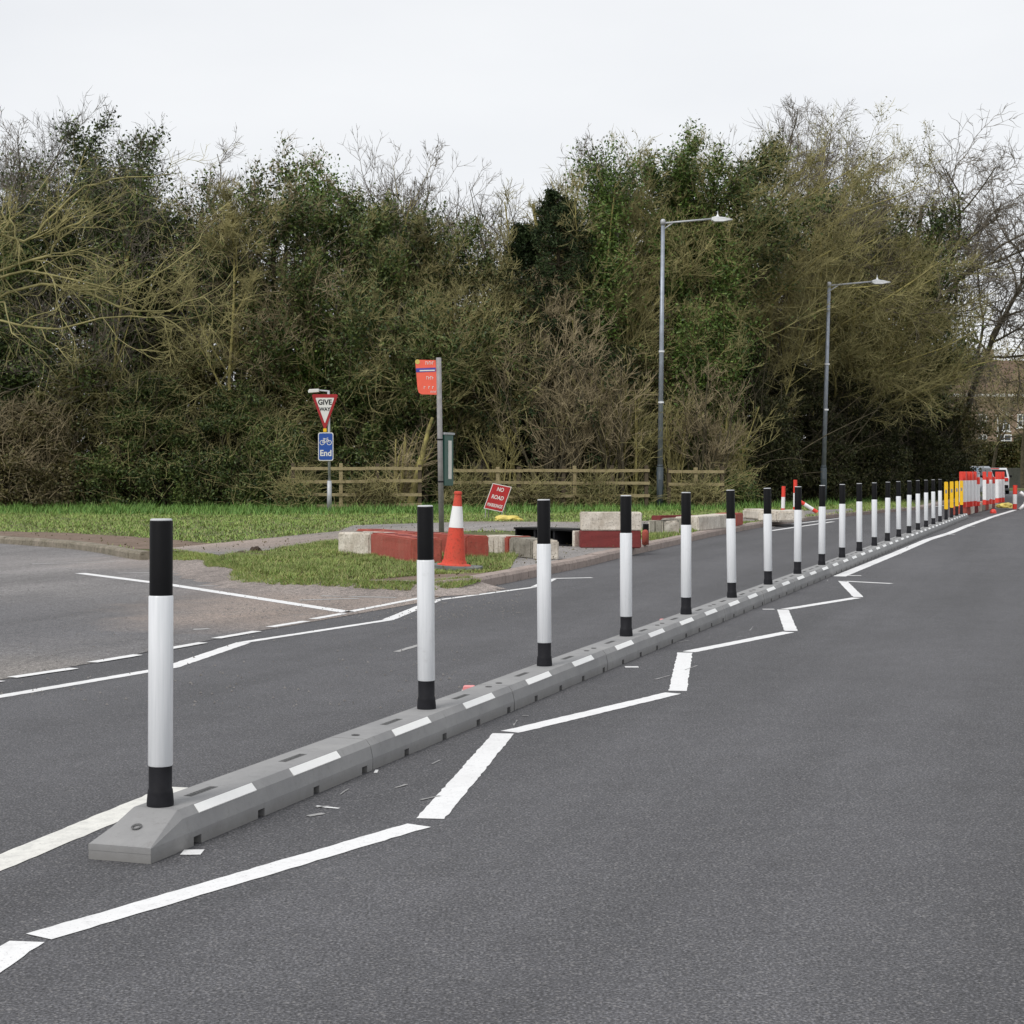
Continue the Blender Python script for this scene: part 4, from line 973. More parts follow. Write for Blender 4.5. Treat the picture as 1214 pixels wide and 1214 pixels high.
def build_tree(name, loc, H, seed, label, cat='tree', spread=.5, limbs=14, ang=48, t0=.2, wig=.10, trop=.05, stems=1, bark='bark', twig='twig_olive', twig_r=.011,
               leaf=None, leaf_n=0, leaf_s=.06, leaf_sig=.3, where='trunk', lean=0, m2=9, m3=8, m4=5, trunk_f=.8, trunk_r=None, group='trees of the roadside woodland', custom=None, stem_ang=12, limb_trop=.06):
    rng = np.random.default_rng(seed); t = thing(name, label, cat, loc, 0, group)
    tr = trunk_r or H * .014
    S = np.zeros((stems, 3)); S[:, :2] = rng.normal(0, .12 if stems > 1 else 0, (stems, 2)) * (2 if stems > 4 else 1); S[:, 2] = -.05
    az = rng.uniform(0, 2 * np.pi, stems); aa = np.radians(rng.uniform(.2, 1, stems) * stem_ang) if stems > 1 else np.array([R(lean)])
    D = np.stack([np.sin(aa) * np.cos(az), np.sin(aa) * np.sin(az), np.cos(aa)], -1)
    if stems == 1: D = np.array([[math.sin(R(lean)), 0, math.cos(R(lean))]])
    L = H * trunk_f * (rng.uniform(.6, 1, stems) if stems > 1 else np.ones(1)); Rr = np.full(stems, tr) * (rng.uniform(.5, 1, stems) if stems > 1 else 1)
    P0, R0 = grow_level(rng, S, D, L, Rr, 9, wig * .5, .02)
    if custom is not None:
        pls = [np.array(c) for c in custom]
        P1 = []; 
        for c in pls:
            q = np.linspace(0, 1, 16) * (len(c) - 1); i0 = np.clip(q.astype(int), 0, len(c) - 2); P1.append(c[i0] + (c[i0 + 1] - c[i0]) * (q - i0)[:, None])
        P1 = np.array(P1) + rng.normal(0, .045, (len(pls), 16, 3)); L1 = np.linalg.norm(np.diff(P1, axis=1), axis=2).sum(1); R1 = np.linspace(.06, .015, 16)[None] * np.ones((len(pls), 1))
    else:
        s, d, L1, r1 = children(rng, P0, R0, limbs, t0, ang, spread, L, .55, .9); P1, R1 = grow_level(rng, s, d, L1, r1, 7, wig, trop)
    s, d, L2, r2 = children(rng, P1, R1, m2, .15, 42, .48 if custom is None else .30, L1, .6); P2, R2 = grow_level(rng, s, d, L2, np.maximum(r2, .012), 5, wig * 1.4, limb_trop)
    s, d, L3, r3 = children(rng, P2, R2, m3, .1, 40, .5, L2, .6); P3, R3 = grow_level(rng, s, d, L3, np.maximum(r3, twig_r * .8), 4, wig * 1.6, limb_trop)
    lv = [(P3, np.minimum(R3, twig_r * 1.5), 3)]
    if m4:
        s, d, L4, r4 = children(rng, P3, R3, m4, .1, 38, .55, L3, .7); P4, R4 = grow_level(rng, s, d, np.maximum(L4, .2), np.full(len(s), twig_r * .75), 3, wig * 1.8, limb_trop); lv.append((P4, R4, 3))
    V, Q = join([tubes(P0, R0, 8), tubes(P1, R1, 6)]); qmesh('trunk', V, Q, bark, t, True)
    V, Q = join([tubes(P2, R2, 4)] + [tubes(*x) for x in lv]); qmesh('crown', V, Q, twig, t)
    if leaf_n:
        if where == 'trunk': c = np.concatenate([spread_pts(rng, P0[:, 1:], leaf_n // 3, leaf_sig * .8), spread_pts(rng, P1[:, :6], leaf_n * 2 // 3, leaf_sig)])
        elif where == 'limbs': c = np.concatenate([spread_pts(rng, P1, leaf_n // 3, leaf_sig * .8), spread_pts(rng, P2, leaf_n * 2 // 3, leaf_sig * .38)])
        else: c = spread_pts(rng, P3, leaf_n, leaf_sig)
        c = c[c[:, 2] > .02]; V, Q = leaves(rng, c, leaf_s); qmesh('foliage', V, Q, leaf, t)
    return t
def px(x, d, z=.12): return ((x - CX) * d / F, d, z)
EVERY = []
def tree(x, d, ytop, seed, label, name='bare_tree', **kw):
    if ytop < 300: ytop += (-8 if x < 470 else 45 if x < 560 else 4)
    H = CH - (ytop - HY) * d / F - .12; t = build_tree(name, px(x, d), H, seed, label, **kw); EVERY.append(t); return t

# mossy limbs reaching in from the left
def L_(pts, d): x0 = px(-110, d)[0]; return [(A(x, y, d + dd)[0] - x0, dd, A(x, y, d + dd)[2] - .12) for x, y, dd in pts]
cust = [L_([(-110, 400, 0), (-40, 345, 0), (0, 328, -.3), (40, 322, -.5), (95, 335, -.7), (150, 345, -1), (200, 318, -1.2), (235, 292, -1.3)], 55),
        L_([(-110, 420, 0), (-30, 370, 0), (40, 335, -.2), (95, 342, -.5), (135, 362, -.8), (165, 373, -1), (205, 368, -1.2), (240, 350, -1.4), (262, 372, -1.5)], 55),
        L_([(-110, 330, 0), (-30, 300, 0), (5, 275, -.5), (12, 262, -.6), (22, 290, -.7), (24, 322, -.8)], 55),
        L_([(-110, 290, 0), (-40, 270, 0), (30, 285, -.5), (60, 262, -.6), (100, 222, -.9), (140, 212, -1), (200, 206, -1.2)], 55),
        L_([(-110, 350, 0), (-20, 330, 0), (60, 300, -.5), (70, 275, -.6), (100, 258, -.9), (140, 240, -1.1)], 55),
        L_([(-110, 460, 0), (-60, 420, 0), (0, 380, -.3), (60, 392, -.5), (120, 378, -.8), (190, 372, -1), (214, 392, -1.1)], 55)]
tree(-110, 55, 160, 11, 'mossy tree whose crooked limbs reach in from the left edge', custom=cust, bark='twig_olive', twig='twig_olive', m2=11, m3=6, m4=4, twig_r=.010, trunk_r=.26, wig=.2, limb_trop=.0)
tree(268, 57.5, 178, 12, 'slim mossy tree with a pale green trunk left of the give way sign', bark='moss', twig='twig_olive', spread=.32, limbs=16, trunk_r=.085, t0=.35, ang=42, wig=.12)
tree(318, 58.5, 330, 13, 'small crooked mossy tree bending left of the give way sign', bark='moss', twig='twig_olive', spread=.6, limbs=9, trunk_r=.06, ang=60, wig=.22, m2=8, m3=6, m4=4)
IV = dict(name='ivy_clad_tree', leaf='ivy')
tree(15, 62, 172, 21, 'ivy clad tree at the far left edge of the woodland', leaf_n=24000, leaf_s=.07, leaf_sig=.55, twig='twig_grey', **IV)
tree(110, 60.5, 186, 22, 'dark leafy tree with twiggy crown behind the crooked mossy limbs', leaf_n=26000, leaf_s=.07, leaf_sig=.6, where='limbs', twig='twig_grey', **IV)
tree(185, 62, 170, 23, 'dense evergreen tree left of the slim mossy trunk', leaf_n=26000, leaf_s=.07, leaf_sig=.5, where='limbs', twig='twig_dark', **IV)
tree(330, 60, 168, 24, 'brown twigged tree wrapped in ivy above the give way sign', leaf_n=24000, leaf_s=.065, leaf_sig=.5, where='limbs', twig='twig_brown', spread=.42, **IV)
tree(405, 59.5, 186, 25, 'broad ivy clad tree rising between the give way sign and the bus stop', leaf_n=30000, leaf_s=.065, leaf_sig=.5, where='limbs', twig='twig_olive', spread=.4, **IV)
tree(455, 61, 240, 26, 'lower ivy clad tree directly behind the bus stop flag', leaf_n=26000, leaf_s=.065, leaf_sig=.45, where='limbs', twig='twig_olive', spread=.5, **IV)
tree(512, 64, 182, 27, 'tall bare tree fanning upright branches against the pale sky gap', spread=.5, limbs=22, ang=20, t0=.38, trop=.08, limb_trop=.10, twig='twig_grey', bark='bark', m2=8, m3=6, m4=3, wig=.05, leaf='ivy', leaf_n=14000, leaf_s=.07, leaf_sig=.35)
tree(562, 59.5, 335, 28, 'rounded olive thicket tree right of the bus stop flag', leaf_n=26000, leaf_s=.06, leaf_sig=.5, where='limbs', spread=.75, limbs=20, t0=.1, ang=60, twig='twig_olive', name='thicket_tree', leaf='bushleaf')
tree(505, 58.6, 350, 29, 'leafy thicket tree straight behind the bus stop pole', leaf_n=26000, leaf_s=.06, leaf_sig=.5, where='limbs', spread=.75, limbs=20, t0=.08, ang=60, twig='twig_olive', name='thicket_tree', leaf='ivy')
tree(722, 60.8, 160, 31, 'tall bare tree with many forked stems right of the conifer', stems=5, stem_ang=14, spread=.45, limbs=10, ang=30, t0=.3, twig='twig_olive', bark='moss', m2=8, m3=6, m4=4)
tree(772, 62.5, 150, 32, 'ivy wrapped tree standing behind the nearer street lamp', leaf_n=34000, leaf_s=.065, leaf_sig=.42, twig='twig_olive', spread=.38, limbs=18, where='limbs', bark='moss', name='ivy_clad_tree', leaf='ivygreen')
tree(815, 63.5, 158, 33, 'green ivy tower of a tree right of the nearer street lamp', leaf_n=26000, leaf_s=.065, leaf_sig=.45, twig='twig_olive', where='limbs', **IV)
MS = dict(name='mossy_tree', bark='moss', twig='twig_olive')
tree(870, 64, 158, 34, 'olive twigged tree under the end of the nearer lamp arm', spread=.6, limbs=20, t0=.28, ang=50, trop=.0, m4=6, leaf='olive', leaf_n=14000, leaf_s=.045, leaf_sig=.15, where='twigs', **MS)
tree(928, 68.5, 165, 35, 'broad olive twigged tree left of the farther street lamp', spread=.55, limbs=20, t0=.32, ang=55, trop=.0, m4=6, leaf='olive', leaf_n=16000, leaf_s=.045, leaf_sig=.15, where='twigs', **MS)
tree(985, 72, 150, 36, 'grey topped bare tree above the farther street lamp', spread=.5, limbs=18, ang=42, twig='twig_grey', m4=5, leaf='ivy', leaf_n=9000, leaf_sig=.4, leaf_s=.07)
tree(1005, 70.5, 290, 37, 'drooping olive twigged tree crossing behind the farther lamp post', spread=.58, limbs=20, t0=.36, ang=55, trop=.0, m4=6, leaf='olive', leaf_n=14000, leaf_s=.045, leaf_sig=.15, where='twigs', **MS)
tree(1052, 73, 290, 38, 'mossy twigged tree right of the farther lamp arm', spread=.58, limbs=20, t0=.38, ang=55, trop=.0, m4=6, leaf='olive', leaf_n=16000, leaf_s=.05, leaf_sig=.2, where='twigs', **MS)
tree(1088, 76, 232, 39, 'dark ivy covered tree beneath the big bare oak crown', leaf_n=34000, leaf_s=.085, leaf_sig=.65, where='limbs', twig='twig_olive', spread=.5, limbs=20, **IV)
tree(1092, 80, 150, 40, 'big bare oak with gnarled branches against the sky at right', twig='twig_grey', bark='bark', spread=.62, limbs=17, ang=50, wig=.24, t0=.42, m2=9, m3=8, m4=6, twig_r=.016, trunk_r=.25)
tree(1138, 84, 225, 41, 'spreading bare oak at the right hand end of the woodland', twig='twig_grey', bark='bark', spread=.52, limbs=14, ang=56, wig=.24, t0=.45, m2=9, m3=8, m4=6, twig_r=.016)
tree(1100, 83, 415, 42, 'low dark leafy tree at the corner of the woodland above the barriers', leaf_n=30000, leaf_s=.08, leaf_sig=.6, where='limbs', twig='twig_olive', spread=.45, limbs=22, t0=.05, ang=60, name='thicket_tree', leaf='bushleaf')
tree(650, 66, 150, 43, 'thin bare tree poking above the dark conifer', spread=.4, limbs=14, twig='twig_olive', bark='moss', m3=6, m4=4, ang=34)
tree(590, 67, 215, 44, 'sparse bare tree left of the conifer against the sky', spread=.4, limbs=11, twig='twig_grey', m2=6, m3=5, m4=3, ang=34)
tree(905, 70, 140, 45, 'grey twigged tree filling the skyline between the two lamps', spread=.5, limbs=16, twig='twig_grey', m4=5)
tree(225, 66, 168, 46, 'grey twigged tree behind the slim mossy trunk', spread=.5, limbs=16, twig='twig_grey', m4=5)
tree(60, 67, 168, 47, 'tangled grey twigged tree behind the far left woodland edge', spread=.5, limbs=18, twig='twig_dark', m4=5)
# slim pale stemmed trees standing in front of the ivy
SL = dict(name='slim_tree', bark='moss', m2=5, m3=5, m4=3, spread=.26, limbs=13, ang=34, t0=.25, wig=.09, trunk_f=.92, group='slim pale stemmed trees along the woodland edge')
for i, (x, d, yt, tw, le, st, lab) in enumerate(((632, 59.2, 190, 'twig_olive', -3, 1, 'slim pale stemmed tree leaning left over the third bollard'), (686, 59.0, 196, 'twig_brown', 2, 2, 'twin stemmed pale tree left of the stacked blocks'),
    (706, 59.6, 180, 'twig_olive', -2, 1, 'slim pale tree rising straight above the stacked blocks'), (738, 59.4, 184, 'twig_olive', 3, 2, 'twin stemmed slim tree left of the nearer lamp post'),
    (762, 60, 176, 'twig_grey', -3, 1, 'slim grey tree crowding the left of the nearer lamp post'), (812, 60.4, 200, 'twig_olive', 2, 2, 'slim olive tree right of the nearer lamp post'),
    (852, 61, 246, 'twig_olive', 5, 2, 'slim olive tree leaning right below the nearer lamp head'), (900, 63.5, 260, 'twig_olive', -4, 3, 'several stemmed olive tree between the seventh and eighth bollards'),
    (440, 58.3, 200, 'twig_grey', 2, 1, 'slim grey stemmed tree between the give way sign and bus stop'), (372, 58.8, 194, 'twig_brown', -2, 1, 'slim brown stemmed tree directly above the give way sign'),
    (545, 58.8, 300, 'twig_olive', 6, 2, 'slim olive stems right of the bus stop flag'), (130, 58.4, 215, 'twig_grey', 3, 1, 'slim grey stemmed tree left of the nearest bollard'),
    (955, 67.5, 250, 'twig_olive', 5, 2, 'slim olive tree just left of the farther lamp post'), (1030, 71, 300, 'twig_olive', 6, 3, 'several stemmed olive tree right of the farther lamp post'))):
    ex = dict(leaf='ivygreen', leaf_n=9000, leaf_s=.06, leaf_sig=.38) if i in (2, 4, 5, 6, 9) else {}
    tree(x, d, yt, 120 + i, lab, twig=tw, lean=le, **ex, stems=st, stem_ang=9, trunk_r=.07 if st == 1 else .055, **SL)
# far right, beyond the bend
for i, (x, d, yt, lab) in enumerate(((1150, 128, 425, 'hazy brown bare tree in front of the left end of the brick house'), (1178, 134, 418, 'hazy olive tree in front of the middle of the brick house'), (1212, 126, 402, 'bare brown tree before the house at the right edge of the photo'))):
    tree(x, d, yt, 60 + i, lab, spread=.6, limbs=12, twig=['twig_brown', 'twig_olive', 'twig_brown'][i], m2=9, m3=8, m4=0, twig_r=.014, t0=.3, leaf='brownleaf', leaf_n=2600, leaf_s=.09, leaf_sig=.3, where='twigs', group='far trees before the house')
# conifer
def conifer(x, d, ytop, seed, label, w=1.9):
    rng = np.random.default_rng(seed); H = CH - (ytop - HY) * d / F - .12; t = thing('conifer', label, 'conifer', px(x, d), 0)
    P0 = np.array([[[0, 0, z] for z in np.linspace(0, H, 9)]]); R0 = np.linspace(.2, .02, 9)[None]; V, Q = tubes(P0, R0, 8); qmesh('trunk', V, Q, 'bark', t, True)
    n = 260; z = rng.uniform(.12, .98, n) * H; az = rng.uniform(0, 2 * np.pi, n); L = w * (1 - (z / H) ** 1.6) * rng.uniform(.5, 1.25, n) + .25
    S = np.stack([0 * z, 0 * z, z], -1); D = np.stack([np.cos(az), np.sin(az), np.full(n, .15)], -1); P1, R1 = grow_level(rng, S, unit(D), L, np.full(n, .03), 5, .1, -.03)
    s, d_, L2, r2 = children(rng, P1, R1, 8, .2, 45, .4, L, .5); P2, R2 = grow_level(rng, s, d_, L2, r2, 3, .1, -.03)
    V, Q = join([tubes(P1, R1, 4), tubes(P2, R2, 3)]); qmesh('branches', V, Q, 'bark', t)
    V, Q = leaves(rng, spread_pts(rng, P2, 42000, .08), .065, .4); qmesh('foliage', V, Q, 'conifer', t)
conifer(662, 59.4, 222, 5, 'dark dense conifer left of the forked bare stems', 3.3); conifer(622, 60.5, 262, 6, 'shorter dark conifer at the left shoulder of the tall one', 2.4); conifer(705, 62, 270, 7, 'dark conifer crowded behind the forked bare stems', 2.0)

# hazel like multi-stemmed shrubs in front of the fence line
HZ = dict(name='hazel_shrub', cat='shrub', group='bare multi stemmed shrubs along the fence', m2=5, m3=3, m4=0, limbs=7, spread=.40, ang=28, t0=.15, trop=.02, limb_trop=.07, stem_ang=17, trunk_r=.055, twig_r=.014, wig=.09)
for i, (x, d, yt, st, tw, lab) in enumerate((
    (652, 57.0, 340, 7, 'twig_brown', 'tall brown multi stemmed shrub behind the third bollard'), (672, 56.8, 360, 6, 'twig_brown', 'brown multi stemmed shrub just right of the third bollard'),
    (722, 57.2, 345, 8, 'twig_brown', 'wide brown shrub behind the stacked white and red blocks'), (745, 57.6, 420, 5, 'twig_olive', 'smaller olive shrub left of the nearer lamp post'),
    (604, 57.4, 470, 5, 'twig_olive', 'slender forked shrub just right of the red temporary sign'), (800, 58.6, 420, 6, 'twig_olive', 'thin stemmed shrub immediately right of the nearer lamp post'),
    (838, 58.4, 400, 7, 'twig_brown', 'brown shrub at the right end of the timber fence'), (866, 59.5, 430, 6, 'twig_olive', 'olive shrub behind the sixth bollard'),
    (700, 58.0, 380, 6, 'twig_olive', 'olive shrub tangled between two brown ones by the fence'), (575, 58.0, 500, 5, 'twig_grey', 'low grey shrub behind the traffic cone'))):
    tree(x, d, yt, 80 + i, lab, stems=st + 2, twig=tw, bark='moss' if tw == 'twig_olive' else 'bark', **HZ)
# leaning dead trunk by the bus stop
t = thing('dead_trunk', 'leaning brown dead trunk with splintered stems at the fence by the bus stop', 'tree trunk', px(472, 55.6), 0)
rng = np.random.default_rng(3)
S = np.zeros((16, 3)); S[:, 0] = rng.normal(.05, .16, 16); D = unit(np.stack([rng.normal(.20, .12, 16), rng.normal(0, .1, 16), np.ones(16)], -1)); D[0] = unit(np.array([.24, 0, 1])); Ls = rng.uniform(1.4, 3.0, 16); Ls[0] = 3.1
Rs = rng.uniform(.02, .07, 16); Rs[0] = .15; P0, R0 = grow_level(rng, S, D, Ls, Rs, 7, .06, .0); V, Q = tubes(P0, R0, 7); qmesh('trunk', V, Q, 'moss', t, True)
s, d_, L2, r2 = children(rng, P0, R0, 26, .15, 55, .28, Ls, .3); P2, R2 = grow_level(rng, s, d_, L2, np.full(len(s), .012), 4, .15, .02); V, Q = tubes(P2, R2, 3); qmesh('twigs', V, Q, 'twig_brown', t)

# bushes in front of the trees
def bush(x, d, ytop, w, seed, label, leaf='bushleaf', n=26000, twig='twig_olive', tw=1500, ls=.055, dp=1.6, group='bushes along the foot of the woodland', name='bramble_bush'):
    rng = np.random.default_rng(seed); H = CH - (ytop - HY) * d / F - .12; W2 = w * d / F / 2; t = thing(name, label, 'bush', px(x, d), 0, group)
    S = np.zeros((30, 3)); S[:, 0] = rng.uniform(-.4, .4, 30) * W2; S[:, 1] = rng.uniform(-.3, .3, 30) * dp
    D = unit(np.stack([rng.normal(0, .45, 30), rng.normal(-.1, .35, 30), np.ones(30)], -1)); P0, R0 = grow_level(rng, S, D, rng.uniform(.5, 1, 30) * H, np.full(30, .03), 6, .12, .0, .15)
    V, Q = tubes(P0, R0, 5); qmesh('stems', V, Q, 'bark', t)
    # clumps spread over an uneven dome
    nc = 150; u = rng.uniform(-1, 1, nc); th = rng.uniform(0, 2 * np.pi, nc); zc = np.abs(u) ** .8; rr_ = np.sqrt(np.clip(1 - zc ** 2.6, 0, 1)) * rng.uniform(.55, 1.08, nc)
    cc = np.stack([np.cos(th) * rr_ * W2, np.sin(th) * rr_ * dp, zc * H * rng.uniform(.75, 1.0, nc)], -1); cr_ = rng.uniform(.22, .5, nc)
    i = rng.integers(0, nc, n); v = rng.normal(0, 1, (n, 3)); v = unit(v) * (rng.random(n) ** .45)[:, None]; c = cc[i] + v * cr_[i][:, None] * np.array([1.1, 1, .8])
    low = np.stack([rng.uniform(-1, 1, n // 5) * W2 * 1.05, rng.uniform(-1, .6, n // 5) * dp, rng.uniform(0, .4, n // 5) * H], -1); c = np.concatenate([c, low])
    c = c[c[:, 2] > .03]; V, Q = leaves(rng, c, ls); qmesh('foliage', V, Q, leaf, t)
    i = rng.integers(0, nc, tw); s = cc[i] + rng.normal(0, .2, (tw, 3)); s[:, 2] = np.maximum(.05, s[:, 2]); d2 = unit(rng.normal(0, .6, (tw, 3)) + np.array([0, -.2, .35])); P2, R2 = grow_level(rng, s, d2, rng.uniform(.3, 1.1, tw), np.full(tw, .009), 4, .22, 0, .1)
    V, Q = tubes(P2, R2, 3); qmesh('twigs', V, Q, twig, t); EVERY.append(t)
bush(-60, 58.5, 440, 190, 1, 'bramble bush beyond the left edge of the grass', 'bushleaf')
bush(28, 57.4, 470, 130, 2, 'brownish bramble bush at the far left of the grass verge', 'brownleaf', twig='twig_brown', tw=2600)
bush(100, 58.6, 415, 170, 3, 'big green bush left of the nearest bollard top', 'bushleaf')
bush(175, 57.8, 440, 150, 4, 'leafy bush right behind the nearest bollard top', 'ivy')
bush(225, 59.2, 400, 150, 5, 'tall green bush under the crooked mossy branch', 'bushleaf')
bush(285, 57.6, 455, 130, 6, 'dense dark bush left of the timber fence end', 'ivy', n=30000)
bush(330, 56.9, 500, 80, 7, 'glossy bush touching the left end of the timber fence', 'ivy', n=22000)
bush(345, 59.6, 400, 140, 8, 'tall mixed bush behind the give way sign', 'bushleaf')
bush(430, 58.6, 430, 130, 9, 'green bush between the sign post and the leaning dead trunk', 'ivy')
bush(500, 59.8, 440, 130, 10, 'shadowy bush behind the leaning dead trunk', 'ivy')
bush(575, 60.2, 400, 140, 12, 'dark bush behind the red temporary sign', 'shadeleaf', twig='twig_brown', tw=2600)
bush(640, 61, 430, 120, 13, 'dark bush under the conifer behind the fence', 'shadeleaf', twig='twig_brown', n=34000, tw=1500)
bush(690, 60.5, 420, 120, 14, 'dark bush behind the wide brown shrub', 'bushleaf', tw=2600)
bush(755, 60.5, 400, 120, 15, 'green bush behind the nearer lamp post', 'bushleaf', tw=2400)
bush(815, 60.8, 410, 130, 16, 'green bush behind the right end of the fence', 'ivy', tw=2200)
bush(862, 58.6, 560, 60, 17, 'low bramble clump behind the sixth bollard', 'ivy', n=9000, tw=700, dp=.8)
bush(875, 62, 400, 130, 18, 'bush with shade painted into its dark leaves behind the seventh bollard', 'shadeleaf', twig='twig_dark', n=36000, tw=1200)
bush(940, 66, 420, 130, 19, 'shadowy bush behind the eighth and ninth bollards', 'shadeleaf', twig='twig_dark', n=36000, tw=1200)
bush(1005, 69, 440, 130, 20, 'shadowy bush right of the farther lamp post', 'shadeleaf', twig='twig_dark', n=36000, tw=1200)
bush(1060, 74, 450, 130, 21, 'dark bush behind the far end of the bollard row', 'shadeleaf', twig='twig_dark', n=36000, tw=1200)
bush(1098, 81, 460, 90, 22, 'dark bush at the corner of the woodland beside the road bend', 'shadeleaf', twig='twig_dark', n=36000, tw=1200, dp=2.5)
bush(775, 57.2, 585, 26, 23, 'small dark bramble at the foot of the nearer lamp post', 'ivy', n=3500, tw=300, dp=.4, ls=.045)
for i, (x, w, yt, lf, lab) in enumerate(((440, 60, 570, 'brownleaf', 'straggly brown bramble growing through the left fence run'), (556, 44, 566, 'bushleaf', 'low scrub at the fence right of the bus stop pole'), (632, 60, 574, 'brownleaf', 'brown scrub in front of the middle fence run'),
    (705, 60, 572, 'bushleaf', 'olive scrub on the fence above the stacked blocks'), (828, 50, 578, 'brownleaf', 'brown scrub around the right end of the fence'), (352, 40, 572, 'ivy', 'ivy sprawling over the left end of the fence'))):
    bush(x, 54.9 + (x - 440) * .004, yt, w, 200 + i, lab, lf, n=2200, twig='twig_olive', tw=420, dp=.55, ls=.04, name='fence_scrub', group='scrub growing through the timber fence')
# bank hedges by the house
for i, (x, d, yt, w, lab) in enumerate(((1150, 140, 522, 34, 'clipped olive hedge on the bank below the left house windows'), (1190, 141, 524, 40, 'olive hedge on the bank below the gabled window'), (1225, 139, 515, 40, 'olive hedge on the bank at the right edge'))):
    rng = np.random.default_rng(i); t = thing('hedge', lab, 'hedge', px(x, d, 1.2), 0, 'hedges on the far bank'); W2 = w * d / F / 2; n = 9000
    c = np.stack([rng.uniform(-1, 1, n) * W2, rng.uniform(-1, 1, n) * 1.2, rng.uniform(0, 1, n) ** .7 * (CH - (yt - HY) * d / F - 1.2)], -1); V, Q = leaves(rng, c, .11); qmesh('foliage', V, Q, 'bushleaf', t)
    S = np.stack([rng.uniform(-1, 1, 20) * W2, np.zeros(20), np.full(20, -.2)], -1); P0, R0 = grow_level(rng, S, np.tile([[0, 0, 1.]], (20, 1)), np.full(20, 1.4), np.full(20, .04), 4, .1, 0); V, Q = tubes(P0, R0, 4); qmesh('stems', V, Q, 'bark', t)

# the wood behind, read as one mass
rng = np.random.default_rng(99); n = 330000
f = rng.random(n); X = -36 + 62 * f; Y0 = np.interp(X, [-36, 0, 8, 15, 21, 26], [64, 64, 67, 74, 86, 100]); Y = Y0 + rng.random(n) * 12
top = 11.3 + 1.3 * np.sin(X * .55) + 1.1 * np.sin(X * 1.37 + 1); top = np.where(np.abs(X + .9) < 2.2, 7.0, top); top = np.where(X > 17, 7.0, top); top = np.where(X > 23.5, 4, top)
zf = rng.random(n) ** 1.25; Zc = zf * top
clump = np.sin(X * 1.9 + Zc * 1.1) * np.sin(Zc * 2.3 - X * .7 + Y) + .6 * np.sin(X * 4.7 + Zc * 3.9 + 2 * np.sin(Y))
keep = (rng.random(n) < np.clip(.62 + .45 * clump - .38 * (zf - .45), .05, 1)); c = np.stack([X, Y, Zc + .1], -1)[keep]
V, Q = leaves(rng, c, .12); wl_ = qmesh('woodland', V, Q, 'bushleaf'); tag(wl_, 'dark mixed woodland massed behind the roadside trees', 'woodland', None, 'stuff')
n = 9000; f = rng.random(n); X = -36 + 62 * f; Y = np.interp(X, [-36, 0, 8, 15, 21, 26], [64, 64, 67, 74, 86, 100]) + rng.random(n) * 10
S = np.stack([X, Y, rng.random(n) ** .8 * 11], -1); S[:, 2] = np.minimum(S[:, 2], np.where(X > 17, 6, 12)); D = unit(rng.normal(0, .5, (n, 3)) + np.array([0, 0, .7])); P1, R1 = grow_level(rng, S, D, rng.uniform(.8, 2.6, n), np.full(n, .02), 4, .15, .03)
s, d_, L2, r2 = children(rng, P1, R1, 5, .1, 40, .5, np.full(n, 1.6), .6); P2, R2 = grow_level(rng, s, d_, L2, np.full(len(s), .011), 3, .15, .03)
V, Q = join([tubes(P1, R1, 3), tubes(P2, R2, 3)]); tw_ = qmesh('woodland_twigs', V, Q, 'twig_dark'); tag(tw_, 'tangled bare twigs massed through the woodland behind', 'woodland', None, 'stuff')

# ------------------------------------------------------------------ grass
def blades(rng, n, poly, excl, hmin, hmax, w, lean=.35, fall=None):
    pw = np.array([p[:2] for p in poly]); lo, hi = pw.min(0), pw.max(0); P = lo + rng.random((n, 2)) * (hi - lo); P = P[inside(P, poly)]
    for e in excl: P = P[~inside(P, e)]
    pn = np.sin(P[:, 0] * 1.7 + np.sin(P[:, 1] * 2.3) * 1.4) * np.sin(P[:, 1] * 1.9 + 1.1 * np.sin(P[:, 0] * 3.1)); P = P[rng.random(len(P)) < np.clip(.95 + .75 * pn, .12 if w < .008 else .6, 1)]
    h = rng.uniform(hmin, hmax, len(P)) * (1 + .6 * np.sin(P[:, 0] * 5.3 + 2 * np.sin(P[:, 1] * 3.1)) * np.sin(P[:, 1] * 4.7 + P[:, 0]) + .35 * np.sin(P[:, 0] * 2.1) * np.sin(P[:, 1] * 1.3)); az = rng.uniform(0, 2 * np.pi, len(P)); d = np.stack([np.cos(az), np.sin(az)], -1); b = az + rng.uniform(-.6, .6, len(P)) + np.pi / 2
    e = np.stack([np.cos(b), np.sin(b)], -1) * (w * rng.uniform(.6, 1.3, len(P)))[:, None]
    V = np.zeros((len(P), 3, 3)); V[:, 0, :2] = P - e; V[:, 1, :2] = P + e; V[:, 2, :2] = P + d * (h * lean)[:, None]; V[:, :2, 2] = .115; V[:, 2, 2] = .12 + h
    return V.reshape(-1, 3), np.arange(len(P) * 3).reshape(-1, 3)
W = lambda pts: [G(x, y, .12)[:2] for x, y in pts]
pathw, padw = W(PATH), W(PAD)
dirtw = W([(-300, 617), (0, 630), (80, 632), (150, 636), (215, 641), (260, 646), (215, 652), (160, 651), (140, 648), (100, 642.5), (60, 639.5), (0, 635.5), (-300, 620)])
rng = np.random.default_rng(5)
BACK = [(-30, 58.5), (4, 58.5), (9, 61.5), (13.2, 68), (18, 78)] + W([(1090, 600.6), (1050, 604), (1014, 607), (960, 612), (900, 619), (840, 628), (780, 640), (735, 649), (700, 640), (600, 631), (500, 631), (400, 630), (260, 646), (155, 651), (100, 642), (0, 635), (-400, 612.5)])
V, Q = blades(rng, 620000, BACK, [pathw, padw, dirtw], .02, .06, .012, .9); tag(qmesh('grass', V, Q, 'grass'), 'short green grass on the verge behind the footpath', 'grass', None, 'stuff')
